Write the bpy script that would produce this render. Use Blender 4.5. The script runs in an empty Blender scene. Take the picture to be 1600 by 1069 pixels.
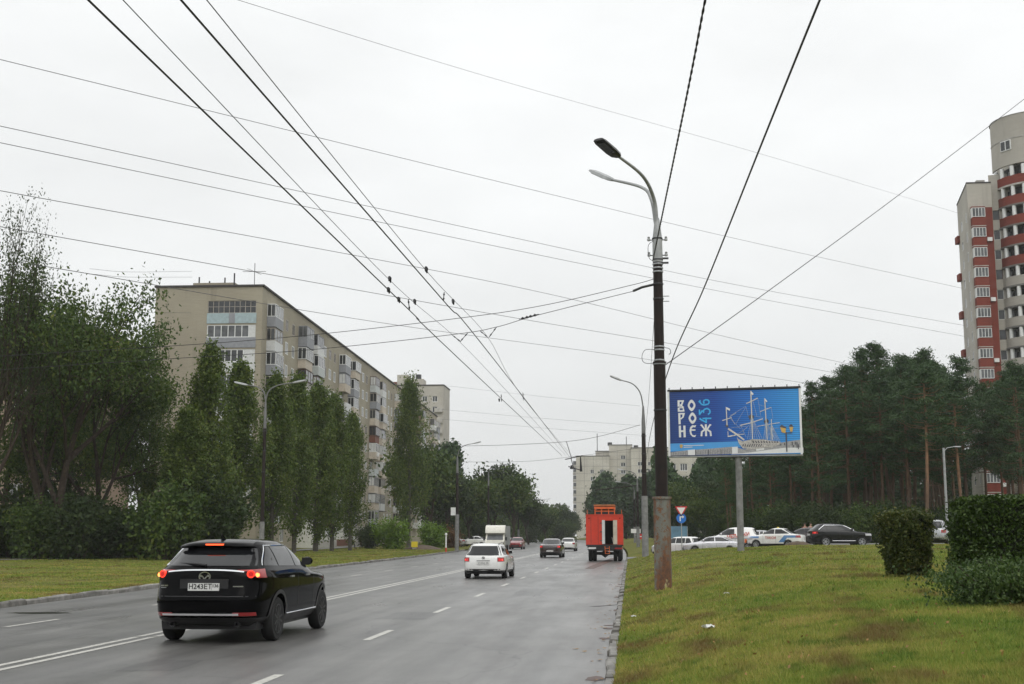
import bpy, bmesh, math, random
import numpy as np
from mathutils import Vector, Matrix
R = math.radians
S = bpy.context.scene
C = S.collection
random.seed(7); RNG = np.random.default_rng(11)

# ---------------------------------------------------------------- camera
CAM_Z = 1.82; PITCH = R(8.57); YAW = R(5.226)
cam = bpy.data.objects.new('camera', bpy.data.cameras.new('camera')); C.objects.link(cam)
cam.location = (0, 0, CAM_Z); cam.rotation_euler = (R(90) + PITCH, 0, YAW)
cam.data.sensor_width = 36; cam.data.lens = 45; cam.data.clip_start = 0.1; cam.data.clip_end = 3000
S.camera = cam
S.render.resolution_x, S.render.resolution_y = 1024, 684

# ---------------------------------------------------------------- sky, sun, exposure
W = bpy.data.worlds.new('World'); S.world = W; W.use_nodes = True
nt = W.node_tree; nt.nodes.clear()
def wn(t, **k):
    n = nt.nodes.new(t)
    for a, b in k.items(): setattr(n, a, b)
    return n
sky = wn('ShaderNodeTexSky', sky_type='NISHITA', sun_disc=False, sun_elevation=R(48), sun_rotation=R(160), dust_density=4.0)
hs = wn('ShaderNodeHueSaturation'); hs.inputs['Saturation'].default_value = 0.18; hs.inputs['Value'].default_value = 1.0
tc = wn('ShaderNodeTexCoord'); sep = wn('ShaderNodeSeparateXYZ')
grad = wn('ShaderNodeMapRange'); grad.inputs['From Min'].default_value = -0.05; grad.inputs['From Max'].default_value = 0.9
grad.inputs['To Min'].default_value = 7.8; grad.inputs['To Max'].default_value = 12.8
nz = wn('ShaderNodeTexNoise'); nz.inputs['Scale'].default_value = 2.3; nz.inputs['Detail'].default_value = 5; nz.inputs['Roughness'].default_value = .55
mp = wn('ShaderNodeMapping'); mp.inputs['Scale'].default_value = (1, 1, 2.6)
nr = wn('ShaderNodeMapRange'); nr.inputs['From Min'].default_value = .3; nr.inputs['From Max'].default_value = .7
nr.inputs['To Min'].default_value = .87; nr.inputs['To Max'].default_value = 1.07
mul = wn('ShaderNodeMath', operation='MULTIPLY'); comb = wn('ShaderNodeCombineColor')
mix = wn('ShaderNodeMix', data_type='RGBA'); mix.inputs['Factor'].default_value = .85
tint = wn('ShaderNodeMix', data_type='RGBA', blend_type='MULTIPLY'); tint.inputs['Factor'].default_value = 1; tint.inputs['B'].default_value = (.985, 1.0, 1.0, 1)
bg = wn('ShaderNodeBackground'); bg.inputs['Strength'].default_value = 0.1
out = wn('ShaderNodeOutputWorld'); L = nt.links.new
L(sky.outputs[0], hs.inputs['Color']); L(tc.outputs['Generated'], sep.inputs[0]); L(sep.outputs['Z'], grad.inputs['Value'])
L(tc.outputs['Generated'], mp.inputs['Vector']); L(mp.outputs[0], nz.inputs['Vector']); L(nz.outputs['Fac'], nr.inputs['Value'])
L(grad.outputs[0], mul.inputs[0]); L(nr.outputs[0], mul.inputs[1])
for i in range(3): L(mul.outputs[0], comb.inputs[i])
L(hs.outputs[0], mix.inputs['A']); L(comb.outputs[0], mix.inputs['B']); L(mix.outputs['Result'], tint.inputs['A'])
L(tint.outputs['Result'], bg.inputs['Color']); L(bg.outputs[0], out.inputs['Surface'])

sun = bpy.data.objects.new('sun', bpy.data.lights.new('sun', 'SUN')); C.objects.link(sun)
sun.data.energy = 0.7; sun.data.angle = R(50); sun.data.color = (1, .97, .93)
sun.rotation_euler = (R(42), 0, R(20))
S.view_settings.view_transform = 'Standard'; S.view_settings.look = 'None'
S.view_settings.exposure = 0.16; S.view_settings.gamma = 1; S.view_settings.use_curve_mapping = False
cy = S.cycles
cy.max_bounces = 6; cy.diffuse_bounces = 3; cy.glossy_bounces = 3; cy.transmission_bounces = 4; cy.transparent_max_bounces = 8; cy.volume_bounces = 1
cy.use_denoising = True; cy.use_adaptive_sampling = True; cy.adaptive_threshold = .02; cy.sample_clamp_indirect = 6
cy.caustics_reflective = False; cy.caustics_refractive = False

# ---------------------------------------------------------------- helpers: pixel of the 1600x1069 photo <-> place in the street
F = 2000.0
_M = Matrix.Rotation(YAW, 3, 'Z') @ Matrix.Rotation(R(90) + PITCH, 3, 'X')
def ray(px, py): return _M @ Vector(((px - 800) / F, (534.5 - py) / F, -1))
def P(px, py, Y):                    # the point seen at (px,py) standing Y metres down the street
    d = ray(px, py); return Vector((0, 0, CAM_Z)) + d * (Y / d.y)
def G(px, py, z=0.0):                # the same on level ground of height z
    d = ray(px, py); return Vector((0, 0, CAM_Z)) + d * ((z - CAM_Z) / d.z)
def XP(px, Y): return P(px, 836, Y).x
def sstep(a, b, x):
    t = min(1, max(0, (x - a) / (b - a))); return t * t * (3 - 2 * t)

# ---------------------------------------------------------------- materials
MATS = {}
def ramp_set(r, stops):
    e = r.color_ramp.elements
    while len(e) > 1: e.remove(e[-1])
    e[0].position = stops[0][0]; e[0].color = (*stops[0][1], 1)
    for p, c in stops[1:]: k = e.new(p); k.color = (*c, 1)
class Mat:
    def __init__(s, name):
        s.m = bpy.data.materials.new(name); s.m.use_nodes = True; s.t = s.m.node_tree
        s.b = s.t.nodes['Principled BSDF']; s.out = s.t.nodes['Material Output']; s.c = None
    def n(s, t, **k):
        n = s.t.nodes.new(t)
        for a, b in k.items(): setattr(n, a, b)
        return n
    def l(s, a, b): s.t.links.new(a, b)
    def coord(s, scale=(1, 1, 1), kind='Object', rot=(0, 0, 0)):
        c = s.n('ShaderNodeTexCoord'); m = s.n('ShaderNodeMapping'); m.inputs['Scale'].default_value = scale; m.inputs['Rotation'].default_value = rot
        s.l(c.outputs[kind], m.inputs['Vector']); return m.outputs[0]
    def world(s, scale=(1, 1, 1)):
        g = s.n('ShaderNodeNewGeometry'); m = s.n('ShaderNodeMapping'); m.inputs['Scale'].default_value = scale
        s.l(g.outputs['Position'], m.inputs['Vector']); return m.outputs[0]
    def noise(s, vec, scale=5, detail=4, rough=.55):
        k = s.n('ShaderNodeTexNoise'); k.inputs['Scale'].default_value = scale; k.inputs['Detail'].default_value = detail; k.inputs['Roughness'].default_value = rough
        if vec is not None: s.l(vec, k.inputs['Vector'])
        return k.outputs['Fac']
    def ramp(s, fac, stops):
        r = s.n('ShaderNodeValToRGB'); ramp_set(r, stops); s.l(fac, r.inputs['Fac']); return r.outputs['Color']
    def mix(s, a, b, fac, mode='MIX'):
        k = s.n('ShaderNodeMix', data_type='RGBA', blend_type=mode)
        for v, nm in ((a, 'A'), (b, 'B')):
            if isinstance(v, tuple): k.inputs[nm].default_value = (*v[:3], 1)
            else: s.l(v, k.inputs[nm])
        if isinstance(fac, (int, float)): k.inputs['Factor'].default_value = fac
        else: s.l(fac, k.inputs['Factor'])
        return k.outputs['Result']
    def rng(s, fac, a, b, c, d):
        k = s.n('ShaderNodeMapRange')
        for nm, v in zip(('From Min', 'From Max', 'To Min', 'To Max'), (a, b, c, d)): k.inputs[nm].default_value = v
        s.l(fac, k.inputs['Value']); return k.outputs[0]
    def col(s, v):
        if isinstance(v, tuple): s.b.inputs['Base Color'].default_value = (*v[:3], 1)
        else: s.l(v, s.b.inputs['Base Color'])
    def set(s, **k):
        for a, b in k.items():
            i = s.b.inputs[a.replace('_', ' ')]
            if hasattr(b, 'links') or hasattr(b, 'is_linked'): s.l(b, i)
            else: i.default_value = b
    def bump(s, fac, strength=.3, dist=.02):
        k = s.n('ShaderNodeBump'); k.inputs['Strength'].default_value = strength; k.inputs['Distance'].default_value = dist
        s.l(fac, k.inputs['Height']); s.l(k.outputs[0], s.b.inputs['Normal'])
def plain(name, col, rough=.6, metal=0, var=.18, scale=3.0, coat=0, spec=.5, bump=0):
    m = Mat(name); lo = tuple(c * (1 - var) for c in col); hi = tuple(min(1, c * (1 + var)) for c in col)
    f = m.noise(m.coord(), scale, 5)
    m.col(m.ramp(f, [(.3, lo), (.7, hi)])); m.set(Metallic=metal)
    m.set(Roughness=m.rng(f, .3, .7, max(0, rough - .07), min(1, rough + .07)))
    m.b.inputs['Coat Weight'].default_value = coat; m.b.inputs['Coat Roughness'].default_value = .05
    m.b.inputs['Specular IOR Level'].default_value = spec
    if bump: m.bump(m.noise(m.coord(), scale * 8, 3), bump, .01)
    MATS[name] = m.m; return m.m
def emis(name, col, strength, base=None):
    m = Mat(name); m.col(base or col); m.set(Roughness=.2)
    m.b.inputs['Emission Color'].default_value = (*col, 1); m.b.inputs['Emission Strength'].default_value = strength
    MATS[name] = m.m; return m.m
def leafmat(name, stops, trans=.25, rough=.6):
    m = Mat(name); g = m.n('ShaderNodeNewGeometry')
    big = m.noise(m.coord((.35, .35, .35)), 1.0, 3)
    k = m.n('ShaderNodeMath', operation='MULTIPLY_ADD'); m.l(g.outputs['Random Per Island'], k.inputs[0]); k.inputs[1].default_value = .55
    sc = m.rng(big, .3, .7, 0, .45); m.l(sc, k.inputs[2])
    c = m.ramp(k.outputs[0], stops); m.col(c); m.set(Roughness=rough); m.b.inputs['Specular IOR Level'].default_value = .3
    tr = m.n('ShaderNodeBsdfTranslucent'); m.l(c, tr.inputs['Color'])
    mx = m.n('ShaderNodeMixShader'); mx.inputs['Fac'].default_value = trans
    m.l(m.b.outputs[0], mx.inputs[1]); m.l(tr.outputs[0], mx.inputs[2]); m.l(mx.outputs[0], m.out.inputs['Surface'])
    MATS[name] = m.m; return m.m

# ---------------------------------------------------------------- mesh helpers
class MB:
    def __init__(s): s.v = []; s.f = []; s.mi = []; s.m = 0; s.M = None; s.nf = False
    def _add(s, vs, fs):
        b = len(s.v); s.nf = s.nf or len(vs) != 8 or len(fs) != 6
        if s.M is not None: vs = [tuple(s.M @ Vector(v)) for v in vs]
        s.v.extend(tuple(v) for v in vs)
        for f in fs: s.f.append(tuple(i + b for i in f)); s.mi.append(s.m)
    def box(s, x0, x1, y0, y1, z0, z1):
        s._add([(x0, y0, z0), (x1, y0, z0), (x1, y1, z0), (x0, y1, z0), (x0, y0, z1), (x1, y0, z1), (x1, y1, z1), (x0, y1, z1)],
               [(0, 3, 2, 1), (4, 5, 6, 7), (0, 1, 5, 4), (1, 2, 6, 5), (2, 3, 7, 6), (3, 0, 4, 7)]); return s
    def cbox(s, c, sx, sy, sz): return s.box(c[0] - sx / 2, c[0] + sx / 2, c[1] - sy / 2, c[1] + sy / 2, c[2] - sz / 2, c[2] + sz / 2)
    def quad(s, a, b, c, d): s._add([a, b, c, d], [(0, 1, 2, 3)]); return s
    def poly(s, pts): s._add(pts, [tuple(range(len(pts)))]); return s
    def tube(s, pts, rad, n=6, cap=True):
        pts = [Vector(p) for p in pts]; k = len(pts)
        if not hasattr(rad, '__len__'): rad = [rad] * k
        vs, fs = [], []
        up = None
        for i, p in enumerate(pts):
            t = (pts[min(i + 1, k - 1)] - pts[max(i - 1, 0)]).normalized()
            if up is None: up = Vector((0, 0, 1)) if abs(t.z) < .9 else Vector((1, 0, 0))
            a = t.cross(up); a.normalize(); b = a.cross(t); up = b
            for j in range(n):
                q = 2 * math.pi * j / n; vs.append(p + (a * math.cos(q) + b * math.sin(q)) * rad[i])
        for i in range(k - 1):
            for j in range(n):
                j2 = (j + 1) % n; fs.append((i * n + j, i * n + j2, (i + 1) * n + j2, (i + 1) * n + j))
        if cap: fs.append(tuple(range(n))[::-1]); fs.append(tuple((k - 1) * n + j for j in range(n)))
        s._add(vs, fs); return s
    def cyl(s, p0, p1, r0, r1=None, n=12): return s.tube([p0, p1], [r0, r0 if r1 is None else r1], n)
    def lathe(s, prof, n=16, c=(0, 0, 0), axis='Z'):
        vs, fs = [], []
        for r, z in prof:
            for j in range(n):
                q = 2 * math.pi * j / n; a, b = r * math.cos(q), r * math.sin(q)
                vs.append((c[0] + a, c[1] + b, c[2] + z) if axis == 'Z' else (c[0] + z, c[1] + a, c[2] + b))
        k = len(prof)
        for i in range(k - 1):
            for j in range(n):
                j2 = (j + 1) % n; fs.append((i * n + j, i * n + j2, (i + 1) * n + j2, (i + 1) * n + j))
        fs.append(tuple(range(n))[::-1]); fs.append(tuple((k - 1) * n + j for j in range(n)))
        s._add(vs, fs); return s
    def prism(s, pts, f0, f1):       # outline pts (2D) mapped by f0/f1 to its two faces
        n = len(pts); a = [f0(p) for p in pts]; b = [f1(p) for p in pts]
        s._add(a + b, [tuple(range(n)), tuple(range(2 * n - 1, n - 1, -1))] + [(i, n + i, n + (i + 1) % n, (i + 1) % n) for i in range(n)]); return s
    def grid(s, pts):                # rows of points
        r, c = len(pts), len(pts[0])
        s._add([p for row in pts for p in row], [(i * c + j, i * c + j + 1, (i + 1) * c + j + 1, (i + 1) * c + j) for i in range(r - 1) for j in range(c - 1)]); return s
    def mesh(s, name, mats, smooth=False, fix=True, angle=40):
        me = bpy.data.meshes.new(name); me.from_pydata(s.v, [], s.f)
        for m in (mats if isinstance(mats, (list, tuple)) else [mats]): me.materials.append(m)
        if s.m or any(s.mi): me.polygons.foreach_set('material_index', s.mi)
        if fix and s.nf:
            bm = bmesh.new(); bm.from_mesh(me); bmesh.ops.recalc_face_normals(bm, faces=bm.faces); bm.to_mesh(me); bm.free()
        if smooth:
            me.polygons.foreach_set('use_smooth', [True] * len(me.polygons)); me.set_sharp_from_angle(angle=R(angle))
        me.update(); return me
    def build(s, name, mats, parent=None, smooth=False, fix=True, angle=40): return link(name, s.mesh(name, mats, smooth, fix, angle), parent)
def link(name, me, parent=None, loc=None):
    o = bpy.data.objects.new(name, me); C.objects.link(o)
    if parent is not None: o.parent = parent
    if loc is not None: o.location = loc
    return o
def tag(o, label, cat, group=None):
    o['label'] = label; o['category'] = cat
    if group: o['group'] = group
    return o
def thing(name, label, cat, loc=(0, 0, 0), rz=0, group=None):
    o = link(name, None); o.location = loc; o.rotation_euler = (0, 0, rz); o.empty_display_size = .3
    return tag(o, label, cat, group)
def struct(o): o['kind'] = 'structure'; return o
def stuff(o): o['kind'] = 'stuff'; return o
def copy_tree(o, parent=None):
    c = o.copy(); C.objects.link(c); c.parent = parent
    for ch in list(o.children): copy_tree(ch, c)
    return c
def np_mesh(name, verts, k, mat, smooth=False):      # verts (N,k,3): N separate k-gons
    n = verts.shape[0]; me = bpy.data.meshes.new(name)
    me.vertices.add(n * k); me.vertices.foreach_set('co', verts.astype(np.float32).ravel())
    me.loops.add(n * k); me.loops.foreach_set('vertex_index', np.arange(n * k, dtype=np.int32))
    me.polygons.add(n); me.polygons.foreach_set('loop_start', np.arange(0, n * k, k, dtype=np.int32))
    me.materials.append(mat); me.update(calc_edges=True)
    return me
def text_mesh(body, size, mat, name, bold=0.0, depth=.002):
    cu = bpy.data.curves.new(name, 'FONT'); cu.body = body; cu.size = size; cu.extrude = depth; cu.offset = bold; cu.align_x = 'CENTER'; cu.align_y = 'CENTER'; cu.resolution_u = 2
    o = bpy.data.objects.new(name, cu); C.objects.link(o); dg = bpy.context.evaluated_depsgraph_get(); me = bpy.data.meshes.new_from_object(o.evaluated_get(dg))
    bpy.data.objects.remove(o); me.materials.clear(); me.materials.append(mat); me.name = name; return me
# ---------------------------------------------------------------- surface materials
def m_asphalt(name, base, r0, r1, tracks=True):
    m = Mat(name); w = m.world()
    fine = m.noise(m.world(), 45, 2); mid = m.noise(w, .6, 5); st = m.noise(m.world((1.6, .05, 1)), 1.2, 4)
    wetp = m.noise(m.world((.55, .12, 1)), 1.0, 5, .6)
    c = m.ramp(fine, [(.3, tuple(x * .65 for x in base)), (.7, tuple(x * 1.35 for x in base))])
    c = m.mix(c, m.ramp(mid, [(.35, (.88, .88, .88)), (.65, (1.1, 1.1, 1.09))]), 1, 'MULTIPLY')
    if tracks: c = m.mix(c, m.ramp(st, [(.35, (.74, .74, .74)), (.65, (1.18, 1.18, 1.17))]), 1, 'MULTIPLY')
    vo = m.n('ShaderNodeTexVoronoi', feature='DISTANCE_TO_EDGE'); vo.inputs['Scale'].default_value = .22
    wv = m.n('ShaderNodeVectorMath', operation='ADD'); nn = m.n('ShaderNodeTexNoise'); nn.inputs['Scale'].default_value = .8; m.l(w, nn.inputs['Vector'])
    m.l(w, wv.inputs[0]); m.l(nn.outputs['Color'], wv.inputs[1]); m.l(wv.outputs[0], vo.inputs['Vector'])
    crack = m.rng(vo.outputs['Distance'], .0, .006, .45, 1)
    c = m.mix((.012, .012, .012), c, crack)
    m.col(c); m.set(Roughness=m.rng(wetp, .35, .65, r0, r1)); m.b.inputs['Specular IOR Level'].default_value = .5
    m.bump(fine, .12, .004); MATS[name] = m.m; return m.m
m_asphalt('asphalt_wet', (.122, .119, .115), .27, .44)
m_asphalt('asphalt_patch', (.085, .083, .082), .3, .45)
m_asphalt('asphalt_side', (.09, .09, .088), .4, .6, False)
def m_grass_soil(name):
    m = Mat(name); w = m.world(); a = m.noise(w, .35, 5); b = m.noise(w, 6, 4); d = m.noise(m.world((1, .45, 1)), .9, 4)
    c = m.ramp(a, [(.3, (.09, .11, .022)), (.5, (.13, .135, .03)), (.68, (.18, .155, .045))])
    c = m.mix(c, m.ramp(b, [(.3, (.6, .6, .6)), (.7, (1.25, 1.25, 1.2))]), 1, 'MULTIPLY')
    c = m.mix(c, (.085, .055, .025), m.rng(d, .6, .75, 0, .6)); m.col(c); m.set(Roughness=.95); m.b.inputs['Specular IOR Level'].default_value = .1
    m.bump(b, .6, .05); MATS[name] = m.m; return m.m
m_grass_soil('turf')
def m_blade(name):
    m = Mat(name); g = m.n('ShaderNodeNewGeometry'); w = m.world(); a = m.noise(w, .4, 4); d = m.noise(m.world((1, .4, 1)), .8, 4); p = m.noise(w, 2.2, 3)
    k = m.n('ShaderNodeMath', operation='MULTIPLY_ADD'); m.l(g.outputs['Random Per Island'], k.inputs[0]); k.inputs[1].default_value = .4; m.l(m.rng(a, .3, .7, 0, .65), k.inputs[2])
    c = m.ramp(k.outputs[0], [(.05, (.095, .185, .028)), (.35, (.19, .255, .045)), (.6, (.29, .30, .064)), (.85, (.39, .325, .1)), (1, (.34, .225, .1))])
    c = m.mix(c, (.16, .1, .045), m.rng(d, .52, .64, 0, .85)); c = m.mix(c, (.06, .135, .018), m.rng(p, .54, .66, 0, .7))
    m.col(c); m.set(Roughness=.7); m.b.inputs['Specular IOR Level'].default_value = .2
    tr = m.n('ShaderNodeBsdfTranslucent'); m.l(c, tr.inputs['Color']); mx = m.n('ShaderNodeMixShader'); mx.inputs['Fac'].default_value = .3
    m.l(m.b.outputs[0], mx.inputs[1]); m.l(tr.outputs[0], mx.inputs[2]); m.l(mx.outputs[0], m.out.inputs['Surface']); MATS[name] = m.m
m_blade('grass_blade')
def m_paint(name):
    m = Mat(name); f = m.noise(m.world(), 9, 5, .7); c = m.ramp(f, [(.28, (.15, .145, .13)), (.42, (.42, .41, .37)), (.65, (.6, .59, .54))]); m.col(c); m.set(Roughness=.4); MATS[name] = m.m
m_paint('road_paint')
def m_stone(name, base, stain=(.04, .035, .025)):
    m = Mat(name); w = m.world(); f = m.noise(w, 5, 6, .65); g = m.noise(w, 1.3, 4)
    o = m.n('ShaderNodeObjectInfo'); c = m.ramp(f, [(.3, tuple(x * .6 for x in base)), (.7, tuple(x * 1.25 for x in base))])
    c = m.mix(c, stain, m.rng(g, .45, .7, 0, .75)); hv = m.n('ShaderNodeHueSaturation'); m.l(c, hv.inputs['Color']); m.l(m.rng(o.outputs['Random'], 0, 1, .85, 1.05), hv.inputs['Value'])
    m.col(hv.outputs[0]); m.set(Roughness=.75); m.bump(f, .5, .02); MATS[name] = m.m
m_stone('kerb_stone', (.26, .25, .23))
def m_brick(name, a, b, mortar, sc=1.0):
    m = Mat(name); w = m.coord()
    big = m.noise(w, .12, 5); f = m.noise(m.coord((.3, .3, 6)), 2.0, 3); v = m.noise(m.coord((1.2, 1.2, .07)), .8, 5)
    c = m.ramp(f, [(.3, a), (.7, b)]); c = m.mix(c, m.ramp(big, [(.3, (.82, .8, .78)), (.7, (1.12, 1.12, 1.1))]), 1, 'MULTIPLY')
    br = m.n('ShaderNodeTexWave', wave_type='BANDS', bands_direction='Z'); br.inputs['Scale'].default_value = 4.2 * sc; m.l(w, br.inputs['Vector'])
    c = m.mix(c, mortar, m.rng(br.outputs['Fac'], .8, 1, 0, .4)); c = m.mix(c, tuple(x * .55 for x in a), m.rng(v, .58, .78, 0, .55))
    m.col(c); m.set(Roughness=.9); m.b.inputs['Specular IOR Level'].default_value = .2; MATS[name] = m.m
m_brick('brick_beige', (.315, .288, .226), (.372, .34, .268), (.29, .27, .228))
m_brick('brick_grey', (.42, .40, .36), (.49, .47, .425), (.37, .36, .34))
m_brick('brick_red', (.17, .038, .028), (.22, .052, .037), (.17, .08, .065))
m_brick('brick_pale', (.47, .45, .40), (.55, .53, .475), (.38, .37, .34), .5)
m_brick('brick_pink', (.33, .25, .2), (.4, .31, .25), (.3, .26, .22))
def m_rust(name, paint, z_lo, z_hi):
    m = Mat(name); w = m.coord((1, 1, .45)); f = m.noise(w, 5, 7, .7); g = m.noise(m.coord((1, 1, .25)), 1.7, 5); p = m.noise(m.coord((1, 1, .8)), 9, 6, .75)
    c = m.ramp(f, [(.3, tuple(x * .75 for x in paint)), (.7, tuple(x * 1.2 for x in paint))])
    rust = m.ramp(p, [(.3, (.035, .014, .007)), (.5, (.13, .05, .02)), (.7, (.22, .095, .035))])
    c = m.mix(c, rust, m.rng(g, .44, .56, 0, .92)); c = m.mix(c, rust, m.rng(p, .52, .58, 0, 1))
    c = m.mix(c, (.46, .42, .22), m.rng(m.noise(m.coord((1, 1, .5)), 3.1, 5), .62, .66, 0, .8)); m.col(c); m.set(Roughness=.7); m.bump(p, .5, .01); MATS[name] = m.m
m_rust('rusty_sleeve', (.165, .168, .145), 0, 1)
plain('pole_brown', (.014, .008, .0065), .6, 0, .5, 4, 0, .3)
plain('pole_grey', (.33, .34, .34), .45, .2, .2, 5); plain('pole_mid', (.17, .17, .17), .5, .2, .2, 5); plain('pole_concrete', (.2, .2, .195), .8, 0, .3, 4)
plain('steel_dark', (.05, .05, .052), .4, .6, .3); plain('steel', (.35, .36, .37), .35, .8, .2); plain('wire', (.018, .018, .02), .5, .3)
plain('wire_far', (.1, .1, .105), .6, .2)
plain('white_frame', (.72, .73, .72), .4, 0, .08); plain('old_frame', (.36, .33, .29), .7, 0, .25); plain('brown_frame', (.07, .035, .025), .6)
plain('panel_grey', (.25, .26, .28), .6, 0, .12); plain('panel_pale', (.46, .49, .48), .6, 0, .14); plain('panel_white', (.58, .59, .58), .5, 0, .1)
plain('panel_beige', (.5, .44, .36), .7, 0, .15); plain('panel_blue', (.33, .42, .44), .6, 0, .15); plain('panel_brown', (.16, .06, .035), .7, 0, .2); plain('concrete', (.4, .385, .355), .9, 0, .2, 1.5)
plain('concrete_dark', (.16, .155, .145), .9, 0, .25, 1.5); plain('roof_dark', (.05, .045, .045), .8); plain('interior', (.03, .028, .026), .9, 0, .5, 1); plain('curtain', (.45, .43, .4), .9, 0, .25, 2)
plain('shop_white', (.66, .66, .6), .7, 0, .1); plain('poster_red', (.5, .03, .05), .5); plain('poster_white', (.68, .68, .7), .5, 0, .05); plain('poster_grey', (.3, .3, .33), .5)
plain('rubber', (.007, .007, .007), .75, 0, .3, 20); plain('plastic_black', (.016, .016, .017), .45); plain('rim_dark', (.018, .018, .02), .3, .6); plain('rim_silver', (.42, .43, .44), .3, .9)
plain('paint_black', (.001, .001, .0014), .08, 0, .05, 3, .04, .08); plain('paint_white', (.74, .74, .72), .25, 0, .04, 3, .8); plain('paint_cream', (.67, .65, .57), .3, 0, .05, 3, .6)
plain('paint_brown', (.045, .033, .032), .25, .3, .06, 3, .9); plain('paint_silver', (.4, .41, .42), .28, .6, .05, 3, .8); plain('paint_red', (.6, .045, .018), .38, 0, .1, 3, .4)
plain('paint_maroon', (.22, .02, .025), .3, 0, .05, 3, .8); plain('paint_blue', (.09, .22, .45), .3, 0, .06, 3, .8); plain('paint_orange', (.6, .13, .03), .45, 0, .15); plain('chrome', (.75, .76, .78), .12, 1, .03)
plain('plate_white', (.7, .7, .68), .4, 0, .03); plain('print_black', (.012, .012, .014), .5); plain('lens_red', (.3, .012, .012), .15, 0, .2, 6, .8); plain('lens_clear', (.5, .5, .5), .12, 0, .1, 6, .8)
emis('brake_glow', (1.0, .05, .02), 1.3, (.5, .02, .02)); emis('tail_glow', (1.0, .03, .03), .28, (.4, .02, .02)); emis('brake_core', (1.0, .25, .06), 3.2, (.6, .1, .05))
plain('sign_blue', (.02, .16, .55), .4, 0, .05); plain('sign_red', (.55, .03, .03), .4, 0, .05); plain('sign_white', (.75, .75, .73), .4, 0, .04); plain('sign_yellow', (.7, .55, .03), .5, 0, .05)
plain('bark', (.055, .042, .032), .95, 0, .4, 6, 0, .2, .4); plain('bark_grey', (.085, .078, .066), .95, 0, .4, 6, 0, .2, .4)
def m_pinebark(name='bark_pine', kb=1.0):
    m = Mat(name); c = m.n('ShaderNodeTexCoord'); s = m.n('ShaderNodeSeparateXYZ'); m.l(c.outputs['Object'], s.inputs[0]); f = m.noise(m.coord((1, 1, .3)), 5, 5)
    h = m.rng(s.outputs['Z'], 3, 10, 0, 1); a = m.ramp(f, [(.3, (.05, .035, .025)), (.7, (.1, .07, .05))]); b = m.ramp(f, [(.3, (.09 * kb, .05 * kb, .028 * kb)), (.7, (.17 * kb, .095 * kb, .052 * kb))])
    m.col(m.mix(a, b, h)); m.set(Roughness=.9); MATS[name] = m.m
m_pinebark(); m_pinebark('bark_pine_bright', 1.9)
plain('soil', (.09, .065, .045), .95, 0, .35, 4); plain('dirt_stain', (.09, .055, .045), .6, 0, .4, 3); plain('litter_white', (.62, .63, .6), .6, 0, .1); plain('pavement', (.16, .155, .15), .7, 0, .2, 1.2)
plain('leaf_fallen', (.24, .14, .04), .7, 0, .4, 9); plain('cloth_white', (.6, .6, .66), .9, 0, .1); plain('cloth_dark', (.02, .02, .025), .9); plain('cloth_red', (.22, .03, .035), .9); plain('cloth_grey', (.3, .28, .27), .9); plain('skin', (.42, .25, .18), .6, 0, .1)
plain('hair', (.05, .03, .02), .7)
leafmat('leaf_maple', [(0, (0.0192, 0.0416, 0.0074)), (.45, (0.0512, 0.0927, 0.0148)), (.8, (0.0991, 0.1360, 0.0221)), (1, (0.1599, 0.1679, 0.0295))])
leafmat('leaf_dark', [(0, (0.0104, 0.0235, 0.0059)), (.5, (0.0287, 0.0522, 0.0107)), (1, (0.0653, 0.0887, 0.0179))])
leafmat('leaf_poplar', [(0, (0.0304, 0.0581, 0.0085)), (.45, (0.0761, 0.1203, 0.0184)), (.8, (0.1304, 0.1700, 0.0283)), (1, (0.2173, 0.2385, 0.0423))])
leafmat('leaf_light', [(0, (.06, .12, .012)), (.5, (.12, .21, .022)), (1, (.2, .27, .045))])
leafmat('leaf_pine', [(0, (0.0167, 0.0434, 0.0149)), (.5, (0.0377, 0.0781, 0.0242)), (1, (0.0733, 0.1215, 0.0372))], .12)
leafmat('leaf_hedge', [(0, (.012, .028, .005)), (.4, (.035, .068, .010)), (.8, (.075, .12, .018)), (1, (.15, .16, .03))], .18, .45)
leafmat('leaf_shrub', [(0, (.02, .04, .01)), (.4, (.045, .085, .02)), (.8, (.08, .125, .03)), (1, (.15, .16, .05))], .25, .5)
leafmat('leaf_olive', [(0, (0.0360, 0.0336, 0.0096)), (.5, (0.0720, 0.0720, 0.0168)), (1, (0.1320, 0.1080, 0.0360))], .2, .5)
leafmat('leaf_olive2', [(0, (.02, .034, .007)), (.4, (.05, .075, .014)), (.75, (.1, .105, .022)), (1, (.17, .12, .04))], .18, .5)
leafmat('leaf_rust', [(0, (0.0600, 0.0360, 0.0144)), (.5, (0.1200, 0.0600, 0.0240)), (1, (0.1680, 0.0960, 0.0360))], .2, .5)
def m_glass(name, tint, rough=.04, spec=.6):
    m = Mat(name); f = m.noise(m.coord(), .9, 3); m.col(m.ramp(f, [(.35, tuple(x * .6 for x in tint)), (.65, tuple(x * 1.4 for x in tint))])); m.set(Roughness=rough); m.b.inputs['Specular IOR Level'].default_value = spec
    m.b.inputs['Coat Weight'].default_value = .0; MATS[name] = m.m
m_glass('car_glass', (.008, .009, .010), .03, .55); m_glass('pane_dark', (.03, .033, .036), .06, .6); m_glass('pane_light', (.2, .21, .215), .1, .5); m_glass('pane_mid', (.1, .105, .11), .08, .5)
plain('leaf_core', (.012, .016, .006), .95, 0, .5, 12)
plain('panel_sky', (.1, .2, .28), .6, 0, .3, 1)
plain('chrome_lit', (.85, .85, .88), .35, .6, .03); plain('panel_sill', (.06, .06, .062), .4, .3, .1); emis('brake_core2', (1.0, .12, .03), 1.6, (.6, .05, .03))
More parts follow.
